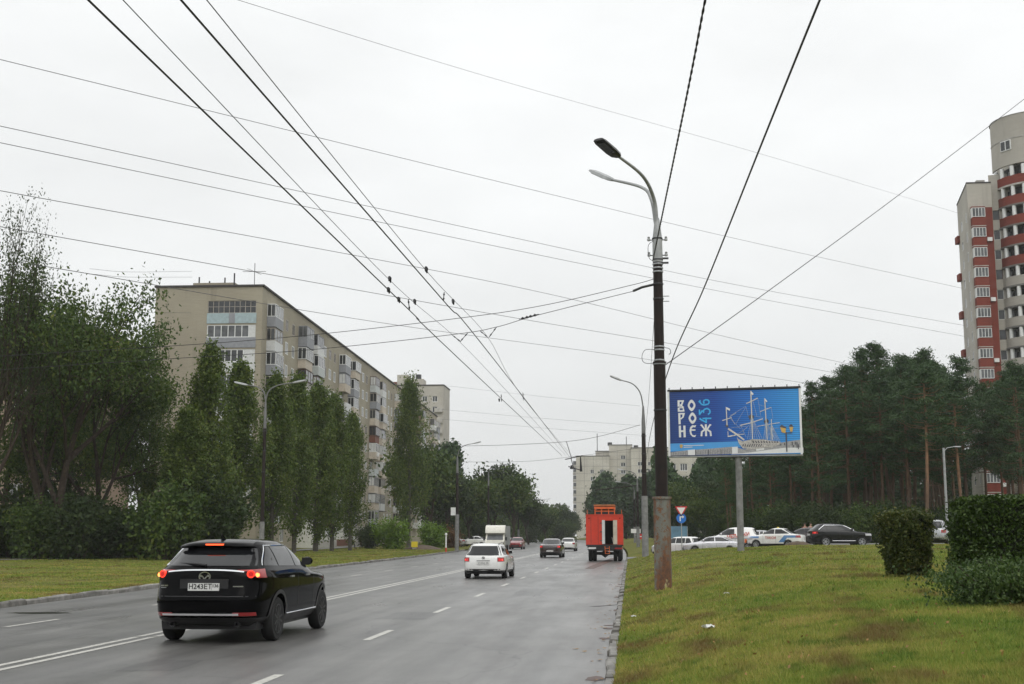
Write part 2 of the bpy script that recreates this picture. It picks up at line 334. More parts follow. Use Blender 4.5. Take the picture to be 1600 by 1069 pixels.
plain('wood_orange', (.42, .16, .06), .6, 0, .3); plain('paint_dark', (.004, .0045, .005), .2, 0, .05, 3, .3, .3); plain('paint_pearl', (.6, .6, .63), .25, .3, .04, 3, .9); plain('print_red', (.5, .06, .03), .5, 0, .1)
plain('cargo', (.3, .31, .3), .6, 0, .15)
plain('puddle', (.03, .03, .03), .06, 0, .1)
M = MATS
# ---------------------------------------------------------------- ground, road, kerbs
def XR(Y): return -.35 - (.00013 * (Y - 100) ** 2 if Y > 100 else 0)
_xl = ([-12, 20, 30, 45, 70, 110, 160, 250, 360, 480], [-15.2, -15.4, -15.7, -16.4, -16.8, -17.6, -19.6, -25, -38, -60])
def XL(Y): return float(np.interp(Y, *_xl))
Y0S, Y1S = 96.0, 109.0                                   # the side street on the right
def zR(X, Y):
    t = max(0.0, X - XR(Y)); s = t ** 1.5 / (t ** 1.5 + 4.2)
    A = 1.03 * (1 + .24 * sstep(32, 58, Y) - .30 * sstep(66, 94, Y))
    z = .13 + A * s
    bump = .035 * math.sin(X * .9 + Y * .31) * math.sin(Y * .45 - X * .2) * sstep(.3, 3, t)
    zs = .012 + .95 * sstep(0, 14, t) - .05
    k = sstep(Y0S - 5, Y0S - 1, Y) * (1 - sstep(Y1S + 1, Y1S + 5, Y)); z = z + bump
    return z * (1 - k) + zs * k
g = MB().quad((-700, -120, -.3), (700, -120, -.3), (700, 720, -.3), (-700, 720, -.3)).build('ground', M['turf']); struct(g)
ys = list(np.arange(-12, 130, 2.0)) + list(np.arange(130, 475, 12.0))
road = struct(MB().grid([[(XL(y) + (XR(y) - XL(y)) * k / 6, y, 0) for k in range(7)] for y in ys]).build('road', M['asphalt_wet']))
xt = [0, .12, .3, .6, 1, 1.5, 2, 2.6, 3.2, 4, 5, 6, 7, 8, 9, 10, 12, 14, 17, 20, 25, 30, 40, 55, 80, 120, 200, 400]
ysr = list(np.arange(-12, 126, 1.0)) + list(np.arange(126, 480, 12.0)) + [600, 690]
lawn = struct(MB().grid([[(XR(y) + .15 + t, y, zR(XR(y) + .15 + t, y)) for t in xt] for y in ysr]).build('right_lawn', M['turf'], None, True))
ss = MB().grid([[(XR(y) + .02 + t, y, zR(XR(y) + .02 + t, y) + .03) for t in xt if t <= 120] for y in np.arange(Y0S, Y1S + .1, 1.0)])
struct(ss.build('side_street', M['asphalt_side'], None, True))
pv = MB().grid([[(XR(y) + t, y, zR(XR(y) + t, y) + .06) for t in xt if 8 <= t <= 120] for y in np.arange(Y1S + 1.5, Y1S + 4.6, 1.0)])
struct(pv.build('side_pavement', M['pavement'], None, True))
yl = list(np.arange(-12, 200, 4.0)) + list(np.arange(200, 480, 15.0))
xo = [0, 1, 3, 6, 10, 15, 22, 30, 45, 70, 110, 300]
def zL(t, y): return .13 + .06 * math.sin(y * .23 + t * .4) * sstep(0, 6, t) * .6 + .05 * sstep(2, 10, t)
struct(MB().grid([[(XL(y) - .15 - t, y, zL(t, y)) for t in xo] for y in yl]).build('left_lawn', M['turf'], None, True))
pa = [(-60, 58), (-46, 73), (-40, 83), (-36.5, 96), (-35, 115), (-35.5, 140), (-38, 175), (-42, 230)]
pm = MB(); rows = []
for (x, y) in pa: rows.append([(x - 1.3, y, .235), (x + 1.3, y, .235)])
struct(pm.grid(rows).build('footpath', M['pavement']))
# painted lines, each its own piece of the road
def strip(name, x, y0, y1, w=.13, m='road_paint', z=.004):
    n = max(2, int((y1 - y0) / 10) + 1); yy = np.linspace(y0, y1, n)
    f = (lambda y: x + (XR(y) + .35))
    MB().grid([[(f(y) - w / 2, y, z), (f(y) + w / 2, y, z)] for y in yy]).build(name, M[m], road)
for x in (-8.58, -8.88):
    for y in np.arange(-8, 240, 31): strip('centre_line', x, y, y + 30.9)
y = 16.95 - 2.4 - 8
while y < 260: strip('lane_dash', -4.62, y, y + 2.4, .14); y += 8
y = 27.5 - 2.4 - 16
while y < 230: strip('lane_dash', -12.45, y, y + 2.4, .12); y += 8
# kerb stones
kr = struct(link('right_kerb', None)); kl = struct(link('left_kerb', None))
def stone_mesh(i):
    rr = random.Random(i); mb = MB(); a = [rr.uniform(-.012, .012) for _ in range(8)]; ch = .025
    mb._add([(-.075 + a[0], -.49, -.2), (.075, -.49, -.2), (.075, .49, -.2), (-.075 + a[1], .49, -.2),
             (-.075 + a[0], -.49, .10 + a[2]), (-.075 + a[1], .49, .10 + a[3]), (-.075 + ch, -.485, .13 + a[4]), (-.075 + ch, .485, .13 + a[5]), (.075, -.485, .13 + a[6]), (.075, .485, .13 + a[7])],
            [(0, 3, 5, 4), (4, 5, 7, 6), (6, 7, 9, 8), (8, 9, 2, 1), (0, 4, 6, 8, 1), (3, 2, 9, 7, 5)])
    return mb.mesh('kerb_stone', M['kerb_stone'])
SM = [stone_mesh(i) for i in range(5)]
rr = random.Random(3)
for i, y in enumerate(np.arange(9, 93, 1.0)):
    o = link('kerb_stone', SM[i % 5], kr, (XR(y) + .07 + rr.uniform(-.025, .025), y + .5, rr.uniform(-.075, -.02))); o.rotation_euler = (rr.uniform(-.02, .02), rr.uniform(-.08, .03), rr.uniform(-.025, .025))
for i, y in enumerate(np.arange(24, 150, 1.0)):
    a = math.atan2(XL(y + 1) - XL(y), 1); o = link('kerb_stone', SM[(i * 3 + 1) % 5], kl, (XL(y + .5) - .07 + rr.uniform(-.012, .012), y + .5, rr.uniform(-.02, .03)))
    o.rotation_euler = (rr.uniform(-.01, .01), rr.uniform(-.03, .03), -a + math.pi + rr.uniform(-.012, .012))
# drain, puddle of rust dragged behind the truck, gutter silt
mb = MB()
for k in range(14):
    y = rr.uniform(14, 62); w = rr.uniform(.04, .16); l = rr.uniform(.15, .6); x = XR(y) - .02 - w * .4
    pts = [(x + w * math.cos(q) * rr.uniform(.6, 1.1) - w * .3, y + l * math.sin(q) * rr.uniform(.7, 1.1), .004 + k * .00012) for q in np.linspace(0, 2 * math.pi, 13)[:-1]]
    mb.poly(pts)
stuff(mb.build('gutter_silt', M['dirt_stain']))
mb = MB(); a = G(922, 888); b = G(962, 872)
mb.poly([(a.x - .25, a.y - 1.5, .0045), (a.x + .25, a.y - 1.2, .0045), (b.x + .2, b.y - 4, .0045), (b.x + .25, b.y + 1, .0045), (b.x - .35, b.y, .0045), (a.x - .1, a.y + 6, .0045)])
o = mb.build('mud_streak', M['dirt_stain'], road)
# ---------------------------------------------------------------- grass blades
def leaf_quads(p, size, asp=.55, up=.0):
    n = len(p); a = RNG.normal(0, 1, (n, 3)); a /= np.linalg.norm(a, axis=1)[:, None]
    b = RNG.normal(0, 1, (n, 3)); b[:, 2] *= (1 - up); b -= a * (a * b).sum(1)[:, None]; b /= np.linalg.norm(b, axis=1)[:, None]
    s = (size * RNG.uniform(.65, 1.35, n))[:, None]; v = np.empty((n, 4, 3))
    v[:, 0] = p - a * s; v[:, 1] = p + b * s * asp; v[:, 2] = p + a * s; v[:, 3] = p - b * s * asp; return v
def blades(name, n, sampler, h0, h1, wfac, label_none=None):
    pos = sampler(n); n = len(pos); h = RNG.uniform(h0, h1, n) * RNG.uniform(.6, 1.3, n); an = RNG.uniform(0, 2 * np.pi, n)
    d = np.hypot(pos[:, 0], pos[:, 1]); w = np.maximum(.0035, d * wfac) * RNG.uniform(.6, 1.3, n)
    dx, dy = np.cos(an) * w, np.sin(an) * w; lean = RNG.normal(0, .55, (n, 2)) * h[:, None]
    v = np.empty((n, 3, 3)); v[:, 0] = pos + np.stack([-dx, -dy, -.01 + 0 * dx], 1); v[:, 1] = pos + np.stack([dx, dy, -.01 + 0 * dx], 1)
    v[:, 2] = pos + np.stack([lean[:, 0], lean[:, 1], h], 1)
    return stuff(link(name, np_mesh(name, v, 3, M['grass_blade'])))
def samp_right(n):
    u = RNG.random(n); ya, yb = 6.5, 92.0; k = .75
    Y = (ya ** -k + u * (yb ** -k - ya ** -k)) ** (-1 / k)
    X = XR(0) + .14 + RNG.random(n) * (Y * .33 + 1.6)
    keep = ~((Y > Y0S - 3)); X, Y = X[keep], Y[keep]
    # thinner on worn patches
    z = np.array([zR(a, b) for a, b in zip(X, Y)]); return np.stack([X, Y, z], 1)
blades('grass', 420000, samp_right, .022, .06, .00042)
def samp_left(n):
    u = RNG.random(n); ya, yb = 27.0, 150.0; k = .7
    Y = (ya ** -k + u * (yb ** -k - ya ** -k)) ** (-1 / k); t = RNG.random(n) ** 1.2 * 24
    xl = np.interp(Y, *_xl); z = np.array([zL(a, b) for a, b in zip(t, Y)]); return np.stack([xl - .16 - t, Y, z], 1)
blades('verge_grass', 150000, samp_left, .022, .055, .0005)
# small litter on the lawn
def litter(name, px, py, size, mat, label, cat, seed):
    r_ = random.Random(seed); p = None
    for it in range(8):
        z = .5 if p is None else zR(p.x, p.y); p = G(px, py, z)
    mb = MB(); n = 9; rows = [[(size * (i / 5 - .5) + r_.uniform(-.02, .02), size * .7 * (j / 4 - .5) + r_.uniform(-.02, .02), r_.uniform(.03, .03 + size * .35)) for j in range(5)] for i in range(6)]
    mb.grid(rows); o = mb.build(name, M[mat]); o.location = (p.x, p.y, zR(p.x, p.y) + .01); tag(o, label, cat)
litter('crumpled_paper', 1107, 986, .17, 'litter_white', 'crumpled white paper scrap lying in the grass near the front', 'litter', 1)
litter('paper_scrap', 990, 967, .09, 'litter_white', 'tiny white paper scrap in the grass by the kerb', 'litter', 2)
litter('plastic_scrap', 1136, 931, .10, 'litter_white', 'tiny pale plastic scrap in the grass right of the rusty pole', 'litter', 3)
mb = MB(); a = np.linspace(0, 2 * math.pi, 17)[:-1]
for k in range(90):
    y = rr.uniform(14, 60); x = XR(y) - abs(rr.gauss(0, .25)) - .02; s = rr.uniform(.02, .06); q = rr.uniform(0, 6.28)
    mb.poly([(x + s * math.cos(q + e) * f, y + s * math.sin(q + e) * f, .006 + k * .0001 + rr.uniform(0, .012)) for e, f in ((0, 1.4), (.9, .7), (1.8, .9), (3.1, 1.2), (4.4, .9), (5.4, .7))])
stuff(mb.build('fallen_leaves', M['leaf_fallen'], None, False, False))
# spoil heap beside the taxi
mb = MB(); pts = []
for i in range(9):
    row = []
    for j in range(13):
        u, v = i / 8 * 2 - 1, j / 12 * 2 - 1; hgt = max(0, 1 - u * u - v * v) ** .8 * .75 + rr.uniform(-.04, .05); row.append((v * 1.15, u * .8, hgt * .62 - .1))
    pts.append(row)
mb.grid(pts); o = mb.build('soil_heap', M['soil'], None, True); p = P(1247, 850, 88); o.location = (p.x, p.y, zR(p.x, p.y)); tag(o, 'low heap of brown soil in the grass beside the white and blue taxi', 'soil heap')

# fallen leaves and taller tufts scattered over the right lawn, a puddle by the left kerb
n = 900; Y = RNG.uniform(8, 45, n); X = XR(0) + .2 + RNG.random(n) * (Y * .32 + 1.4); z = np.array([zR(a, b) for a, b in zip(X, Y)]) + RNG.uniform(.02, .06, n)
stuff(link('lawn_leaves', np_mesh('lawn_leaves', leaf_quads(np.stack([X, Y, z], 1), .022, .6), 4, M['leaf_fallen'])))
n = 700; Y = RNG.uniform(8, 50, n); X = XR(0) + .2 + RNG.random(n) * (Y * .32 + 1.4); cx_ = np.repeat(np.stack([X, Y], 1), 16, 0) + RNG.normal(0, .05, (n * 16, 2)); zz = np.repeat(np.array([zR(a, b) for a, b in zip(X, Y)]), 16)
blades('grass_tufts', 0, lambda k: np.column_stack([cx_, zz]), .06, .12, .0005)
mb = MB(); p = G(60, 958); mb.poly([(p.x + .8 * math.cos(q) * rr.uniform(.8, 1.1), p.y + .28 * math.sin(q) * rr.uniform(.8, 1.1), .0035) for q in np.linspace(0, 6.28, 20)[:-1]]); mb.build('puddle', M['puddle'], road)

a_, b_ = G(918, 948), G(966, 945); MB().poly([(a_.x, a_.y, .0042), (b_.x, b_.y - .12, .0042), (b_.x, b_.y + .12, .0042), (a_.x + .3, a_.y + .08, .0042)]).build('drain_crack', M['interior'], road)
for (px, py, w_, l_) in ((640, 962, 1.1, 2.6), (830, 925, .9, 5.0), (250, 1040, .8, 1.5)):
    p = G(px, py); MB().poly([(p.x + dx * w_ + rr.uniform(-.06, .06), p.y + dy * l_ + rr.uniform(-.1, .1), .0022) for dx, dy in ((-.5, -.5), (.5, -.5), (.52, 0), (.5, .5), (-.5, .5), (-.48, 0))]).build('asphalt_patch', M['asphalt_patch'], road)
# ---------------------------------------------------------------- apartment buildings
def wall_open(mb, w, z0, z1, ops, to3, depth=.22):
    """Wall sheet w wide from z0 to z1 with rectangular openings (u0,u1,za,zb); to3(u,z,d) places a point d metres behind the face."""
    us = sorted({0, w} | {o[0] for o in ops} | {o[1] for o in ops}); zs = sorted({z0, z1} | {o[2] for o in ops} | {o[3] for o in ops})
    ui = {round(u, 4): i for i, u in enumerate(us)}; zi = {round(z, 4): i for i, z in enumerate(zs)}
    hole = np.zeros((len(us), len(zs)), bool)
    for (a, b, c, d) in ops: hole[ui[round(a, 4)]:ui[round(b, 4)], zi[round(c, 4)]:zi[round(d, 4)]] = True
    for i in range(len(us) - 1):
        j = 0
        while j < len(zs) - 1:
            if hole[i, j]: j += 1; continue
            k = j
            while k < len(zs) - 1 and not hole[i, k]: k += 1
            mb.quad(to3(us[i], zs[j], 0), to3(us[i + 1], zs[j], 0), to3(us[i + 1], zs[k], 0), to3(us[i], zs[k], 0)); j = k
    for (a, b, c, d) in ops:
        mb.quad(to3(a, c, 0), to3(b, c, 0), to3(b, c, depth), to3(a, c, depth)); mb.quad(to3(a, d, 0), to3(b, d, 0), to3(b, d, depth), to3(a, d, depth))
        mb.quad(to3(a, c, 0), to3(a, d, 0), to3(a, d, depth), to3(a, c, depth)); mb.quad(to3(b, c, 0), to3(b, d, 0), to3(b, d, depth), to3(b, c, depth))
def sheet_box(mb, to3, u0, u1, z0, z1, d0, d1):
    v = [to3(u, z, d) for d in (d0, d1) for (u, z) in ((u0, z0), (u1, z0), (u1, z1), (u0, z1))]
    mb._add(v, [(0, 1, 2, 3), (7, 6, 5, 4), (0, 4, 5, 1), (1, 5, 6, 2), (2, 6, 7, 3), (3, 7, 4, 0)])
def window(parent, to3, u0, u1, z0, z1, frame='white_frame', pane='pane_dark', nv=1, back=.2, transom=None, fw=.07):
    mb = MB(); sheet_box(mb, to3, u0, u1, z0, z0 + fw, back - .07, back); sheet_box(mb, to3, u0, u1, z1 - fw, z1, back - .07, back)
    for k in range(nv + 1):
        u = u0 + (u1 - u0 - fw) * k / nv; sheet_box(mb, to3, u, u + fw, z0 + fw, z1 - fw, back - .07, back)
    if transom: sheet_box(mb, to3, u0 + fw, u1 - fw, z0 + (z1 - z0) * transom, z0 + (z1 - z0) * transom + fw * .8, back - .065, back - .005)
    f = mb.build('window', M[frame], parent, fix=False)
    p = MB(); sheet_box(p, to3, u0 + .01, u1 - .01, z0 + .01, z1 - .01, back - .03, back - .02); p.build('pane', M[pane], f, fix=False); return f
# ---- the long nine-storey block on the left
def long_block():
    c = P(411, 442, 140); rz = math.atan2(.0275, 1)
    t = thing('apartment_block', 'long beige brick nine storey apartment block with rows of glazed balconies behind the poplars', 'building', (c.x, c.y, .1), rz)
    LEN, WID, H, FL = 163.0, 12.4, 29.7, 2.8
    floors = [3.15 + FL * i for i in range(9)]               # floor levels
    F3 = lambda u, z, d: (-d, u, z)                          # long facade: u away from camera, faces +X
    E3 = lambda u, z, d: (-WID + u, d, z)                    # end wall: faces the camera
    r_ = random.Random(5); ops = []; bal = []; wins = []
    cols = [(2.2, 6.0)]
    for b in range(6):
        o = 18.0 + 26.4 * b
        cols += [(o, o + 4.0), (o + 7.0, o + 11.0)]
    cols = [cc for cc in cols if cc[1] < LEN - 1]
    wc = [11.2, 14.6]
    for b in range(6):
        o = 18.0 + 26.4 * b; wc += [o + 15.6, o + 19.0, o + 22.4]
    wc = [u for u in wc if u + 1 < LEN - 1]
    for fz in floors:
        for u in wc: ops.append((u, u + 1.35 + (.3 if int(u * 7) % 2 else 0), fz + .8, fz + 2.3))
    gops = [(u, u + 2.2, .9, 2.6) for u in (6, 11, 60, 66, 86, 92, 112, 118)]
    mb = MB(); wall_open(mb, LEN, 0, H, ops + gops, F3); mb.build('facade_wall', M['brick_beige'], t)
    mb = MB()
    lo = [(6.1, 11.7, fz + .05, fz + 2.55) for fz in floors[1:]]
    wall_open(mb, WID, 0, H, lo, E3, 1.0); mb.build('end_wall', M['brick_beige'], t)
    mb = MB(); mb.quad((-WID, 0, 0), (-WID, LEN, 0), (-WID, LEN, H), (-WID, 0, H)); mb.quad((-WID, LEN, 0), (0, LEN, 0), (0, LEN, H), (-WID, LEN, H)); mb.build('rear_wall', M['brick_beige'], t)
    mb = MB(); mb.box(-WID - .15, .18, -.15, LEN + .15, H, H + .22); mb.build('roof', M['roof_dark'], t)
    mb = MB(); mb.box(-WID + .3, -.35, .5, LEN - .5, 0, H - 1).build('interior_core', M['interior'], t)
    mb = MB(); mb.box(-9.4, -4.4, 4, 10, H + .2, H + 1.3); mb.build('roof_housing', M['brick_beige'], t)
    for (x, y, h) in ((-9, 5, 2.0), (-7.9, 5.5, 1.6), (-6.2, 6, 2.1), (-4.2, 3, 2.0), (-1.6, 2.2, 3.0)):
        MB().cyl((x, y, H + .2), (x, y, H + .2 + h), .09 if h < 2.5 else .04, None, 8).build('vent_pipe' if h < 2.5 else 'antenna', M['steel_dark'], t)
    MB().tube([(-3.0, 2.2, H + 2.2), (-.3, 2.2, H + 2.2)], .03, 5).tube([(-2.4, 1.9, H + 2.5), (-.9, 2.5, H + 1.9)], .025, 5).build('antenna', M['steel_dark'], t)
    for i, (u0, u1, a, b) in enumerate(ops): window(t, F3, u0, u1, a, b, r_.choice(['white_frame', 'white_frame', 'old_frame']), r_.choice(['pane_dark', 'pane_mid', 'pane_dark']), 2, .05, None, .12)
    for (u0, u1, a, b) in gops: window(t, F3, u0, u1, a, b, 'white_frame', 'pane_mid', 3)
    # loggias in the end wall
    for i, (u0, u1, a, b) in enumerate(lo):
        k = len(lo) - 1 - i
        par = ['panel_blue', 'panel_grey', 'panel_white', 'panel_grey', 'panel_white', 'panel_blue', 'panel_grey', 'panel_white'][k]
        mb = MB(); sheet_box(mb, E3, u0 - .05, u1 + .05, a - .12, a + 1.05, -.06, .06); q = mb.build('loggia_parapet', M[par], t, fix=False)
        if k == 0: mb = MB(); sheet_box(mb, E3, u0 + 2.5, u0 + 3.2, a - .1, a + 1.04, -.075, -.05); mb.build('parapet_panel', M['panel_grey'], q)
        if k == 0: window(t, E3, u0, u1, a + 1.06, b, 'old_frame', 'pane_dark', 9, .12, .5, .06)
        else: window(t, E3, u0, u1 - (1.3 if k % 2 == 0 else .75), a + 1.06, b, 'white_frame', 'pane_mid' if k % 2 else 'pane_dark', 6, .1, None, .09)
        if k: mb = MB(); e = 1.3 if k % 2 == 0 else .75; sheet_box(mb, E3, u1 - e + .01, u1, a + 1.06, b, .03, .09); mb.build('loggia_panel', M['panel_white'], t, fix=False)
    # balconies of the long facade
    ps = ['panel_grey', 'panel_beige', 'panel_white', 'panel_pale', 'panel_beige', 'concrete', 'panel_grey', 'panel_beige', 'panel_brown', 'panel_white']
    for ci, (u0, u1) in enumerate(cols):
        for fi, fz in enumerate(floors):
            D = 1.0 + (.16 if (ci + fi) % 3 == 0 else 0); par = r_.choice(ps) if not (par_last := None) else 0
            if par == 'panel_brown' and r_.random() < .5: par = 'panel_beige'
            mb = MB()
            mb.box(.01, D, u0, u1, fz - .12, fz + .03)                                    # slab
            mb.box(D - .07, D, u0, u1, fz + .03, fz + 1.05); mb.box(.01, D - .07, u0, u0 + .07, fz + .03, fz + 1.05); mb.box(.01, D - .07, u1 - .07, u1, fz + .03, fz + 1.05)
            bo = mb.build('balcony', M[par], t, fix=False)
            kind = r_.random(); fr = r_.choice(['white_frame', 'white_frame', 'white_frame', 'old_frame', 'brown_frame', 'panel_grey']); zt = fz + 2.45
            if kind < .88:
                mb = MB(); e = .06; ov = .0 if kind < .6 else .12
                zs = fz + 1.055
                nseg = r_.choice([3, 4, 4])
                mb.box(.02, D + ov, u0 - ov, u1 + ov, zt, zt + .09)
                for k in range(nseg + 1):
                    u = u0 - ov + (u1 - u0 + 2 * ov - e) * k / nseg; mb.box(D + ov - .06, D + ov, u, u + e, zs, zt)
                for k in range(3):
                    x = .02 + (D + ov - .1) * k / 2; mb.box(x, x + .06, u0 - ov, u0 - ov + e, zs, zt); mb.box(x, x + .06, u1 + ov - e, u1 + ov, zs, zt)
                mb.box(D + ov - .065, D + ov + .005, u0 - ov, u1 + ov, zs, zs + .07); mb.box(.02, D + ov, u0 - ov - .005, u0 - ov + e, zs, zs + .07)
                mb.build('balcony_frame', M[fr], bo, fix=False)
                mb = MB(); mb.quad((D + ov - .03, u0 - ov, zs), (D + ov - .03, u1 + ov, zs), (D + ov - .03, u1 + ov, zt), (D + ov - .03, u0 - ov, zt))
                pn = r_.choice(['pane_dark', 'pane_mid', 'pane_light', 'pane_mid']); mb.build('pane', M[pn], bo, fix=False)
                sd = r_.choice(['pane_dark', 'panel_white', 'pane_dark', 'pane_mid'])
                for uu in (u0 - ov + .03, u1 + ov - .03): MB().quad((.02, uu, zs), (D + ov, uu, zs), (D + ov, uu, zt), (.02, uu, zt)).build('side_pane', M[sd], bo, fix=False)
            else:
                mb = MB(); mb.box(.005, .03, u0 + .6, u1 - 1.2, fz + .1, fz + 2.3); mb.build('balcony_window', M['pane_dark'], bo, fix=False)
                if fi == 8 or r_.random() < .5: MB().box(.01, D + .15, u0 - .1, u1 + .1, fz + 2.55, fz + 2.62).build('balcony_roof', M['roof_dark'], bo, fix=False)
            if r_.random() < .16: MB().box(D, D + .3, u0 + .8, u0 + 1.6, fz + .35, fz + .9).build('air_conditioner', M['white_frame'], bo, fix=False)
    # ground-floor shop
    sh = MB(); sh.box(.01, 2.2, 19, 48, 0, 3.6); sh.build('shop_front', M['shop_white'], t)
    MB().box(2.2, 2.26, 34, 46.5, .2, 1.1).build('shop_plinth', M['panel_brown'], t); MB().box(2.2, 2.27, 19, 33.9, -.1, 1.0).build('shop_plinth', M['concrete'], t)
    MB().box(2.2, 2.28, 19.5, 21.3, 1.05, 3.1).build('shop_door', M['panel_grey'], t); MB().box(2.2, 2.27, 22.1, 23.2, .9, 3.2).build('shop_window', M['pane_dark'], t)
    ps_ = MB(); ps_.box(2.2, 2.3, 26.6, 31.2, 1.55, 3.55); po = ps_.build('poster', M['poster_white'], t)
    MB().box(2.3, 2.305, 26.8, 31.0, 2.75, 3.5).build('poster_picture', M['poster_red'], po); MB().box(2.3, 2.306, 26.8, 31.0, 1.55, 1.72).build('poster_base', M['poster_grey'], po)
    for k in range(3): MB().box(2.3, 2.305, 27.2, 29.5 - k * .4, 2.5 - k * .22, 2.56 - k * .22).build('poster_line', M['poster_grey'], po)
    en = MB(); en.box(.01, 2.6, 49, 53, 0, 3.0); en.build('entrance', M['concrete'], t); MB().box(2.6, 2.65, 49.6, 51, .2, 2.4).build('entrance_door', M['panel_brown'], t)
long_block()
# ---- plain slab blocks with window grids (background)
def slab(name, label, loc, rz, w, dpt, h, wallm, wins, cat='building', extra=None):
    t = thing(name, label, cat, loc, rz); f3 = lambda u, z, d: (u, d, z)
    ops = [(a, b, c, d) for (a, b, c, d, *_) in wins]
    mb = MB(); wall_open(mb, w, 0, h, ops, f3, .25); mb.quad((0, 0, 0), (0, dpt, 0), (0, dpt, h), (0, 0, h)); mb.quad((w, 0, 0), (w, dpt, 0), (w, dpt, h), (w, 0, h)); mb.quad((0, dpt, 0), (w, dpt, 0), (w, dpt, h), (0, dpt, h))
    mb.build('wall', M[wallm], t)
    MB().box(-.15, w + .15, -.15, dpt + .15, h, h + .3).build('roof', M['roof_dark'] if wallm != 'brick_pale' else M['concrete_dark'], t); MB().box(.4, w - .4, .5, dpt - .4, 0, h - .5).build('interior_core', M['interior'], t)
    for (a, b, c, d, fr, pn, nv) in wins: window(t, f3, a, b, c, d, fr, pn, nv, .22, None, .11)
    return t
# far white block straight ahead: three stepped volumes
def white_block():
    Y = 500; z = lambda py: P(985, py, Y).z; x = lambda px: P(px, 720, Y).x
    t = thing('white_apartment_block', 'pale weathered high-rise block with stepped roofline at the end of the street', 'building', (0, Y, 0))
    secs = [(900, 952, 713, 0), (930, 953, 704, 6), (951.5, 988, 695, 3), (986, 1046, 701, -2)]
    f3 = lambda u, z_, d: (u, d, z_)
    for i, (a, b, ty, off) in enumerate(secs):
        xa, xb, h = x(a), x(b), z(ty); wins = []
        cc = {0: [(5.5, 7), (9.3, 10.8)], 1: [], 2: [(4.5, 6.4), (8, 9.6)], 3: [(2.5, 4.6), (6.4, 8.2), (11, 12.2)]}[i]
        for fl in range(12):
            for (u0, u1) in cc:
                if 3 + fl * 2.8 + 1.6 < h - 3 and u1 < xb - xa: wins.append((u0, u1, 3 + fl * 2.8, 4.6 + fl * 2.8))
        mb = MB(); to = lambda u, z_, d, xa=xa, off=off: (xa + u, off + d, z_)
        wall_open(mb, xb - xa, 0, h, wins, to, .3); y1 = off + 14 + i
        mb.quad((xa, off, 0), (xa, y1, 0), (xa, y1, h), (xa, off, h)); mb.quad((xb, off, 0), (xb, y1, 0), (xb, y1, h), (xb, off, h)); mb.quad((xa, off, h), (xb, off, h), (xb, y1, h), (xa, y1, h))
        mb.build('wall', M['brick_pale'], t)
        MB().box(xa - .12, xb + .12, off - .12, y1, h, h + .35).build('parapet', M['concrete_dark'], t)
        for (u0, u1, a_, b_) in wins: window(t, to, u0, u1, a_, b_, 'white_frame', 'pane_dark', 2, .25, None, .14)
        for zz in np.arange(5.8, h - 1, 2.8): MB().box(xa + .02, xb - .02, off - .03, off, zz - .04, zz + .04).build('panel_joint', M['concrete_dark'], t, fix=False)
        for uu in np.arange(xa + 3.2, xb - 1, 3.6): MB().box(uu - .04, uu + .04, off - .028, off, 0, h).build('panel_joint', M['concrete_dark'], t, fix=False)
    xa = x(900)
    for fl in range(10):
        zz = 2.6 + fl * 2.8; b = MB().box(xa - 1.3, xa - .01, 1, 5, zz, zz + 1.1).build('balcony', M['concrete'], t, fix=False); MB().box(xa - 1.2, xa - .02, 1.1, 4.9, zz + 1.1, zz + 2.5).build('balcony_glazing', M['pane_mid'], b, fix=False)
    for (px, py, hh) in ((933, 704, 7), (953, 695, 1.2), (979, 697, 4), (994, 701, 1.5)): MB().cyl((x(px), 4, z(py)), (x(px), 4, z(py) + hh), .14 if hh > 2 else .9, None, 8).build('antenna' if hh > 2 else 'vent', M['steel_dark'], t)
white_block()
Yb = 345; p0 = P(618, 620, Yb)
wl = [(a, a + 1.4, 3 + 2.9 * k, 4.6 + 2.9 * k, 'white_frame', 'pane_dark', 2) for k in range(13) for a in (1.2, 4.4, 7.4, 10.2)]
tb = slab('tower_block', 'pale panel tower block rising behind the long beige block', (p0.x, Yb, 0), 0, P(693, 620, Yb).x - p0.x, 12, P(640, 603, Yb).z, 'brick_grey', [w for w in wl if w[1] < P(693, 620, Yb).x - p0.x])
hh = P(640, 603, Yb).z; w_ = P(693, 620, Yb).x - p0.x
MB().box(.2, 3.2, 1, 6, hh, hh + 3.2).build('lift_housing', M['brick_pale'], tb); MB().box(-5, .15, .5, 9, hh - 8, hh + 1.2).build('stair_tower', M['panel_brown'], tb)
MB().box(4.5, 7.5, 1, 6, hh + .3, hh + 2.0).build('lift_housing', M['brick_pale'], tb); MB().cyl((6, 2, hh + 2), (6, 2, hh + 3.3), .8, None, 10).build('vent', M['steel_dark'], tb)
for k in range(12): MB().box(w_ - 2.4, w_ - .2, -.9, 0, 3 + 2.9 * k, 4.1 + 2.9 * k).build('balcony', M['concrete'], tb, fix=False)
# white panel block behind the billboard
Yc = 300; p0 = P(1040, 836, Yc); w_ = XP(1150, Yc) - p0.x
wl = [(a, a + 1.7, 2.5 + 2.8 * k, 4.2 + 2.8 * k, 'white_frame', 'pane_mid', 3) for k in range(6) for a in (1.0, 3.6, 6.2, 8.8, 11.4, 14)]
slab('panel_block', 'pale panel apartment block showing between the trees under the billboard', (p0.x, Yc, 0), 0, w_, 11, P(1080, 706, Yc).z, 'brick_pale', [w for w in wl if w[1] < w_ and w[3] < P(1080, 706, Yc).z - .5])
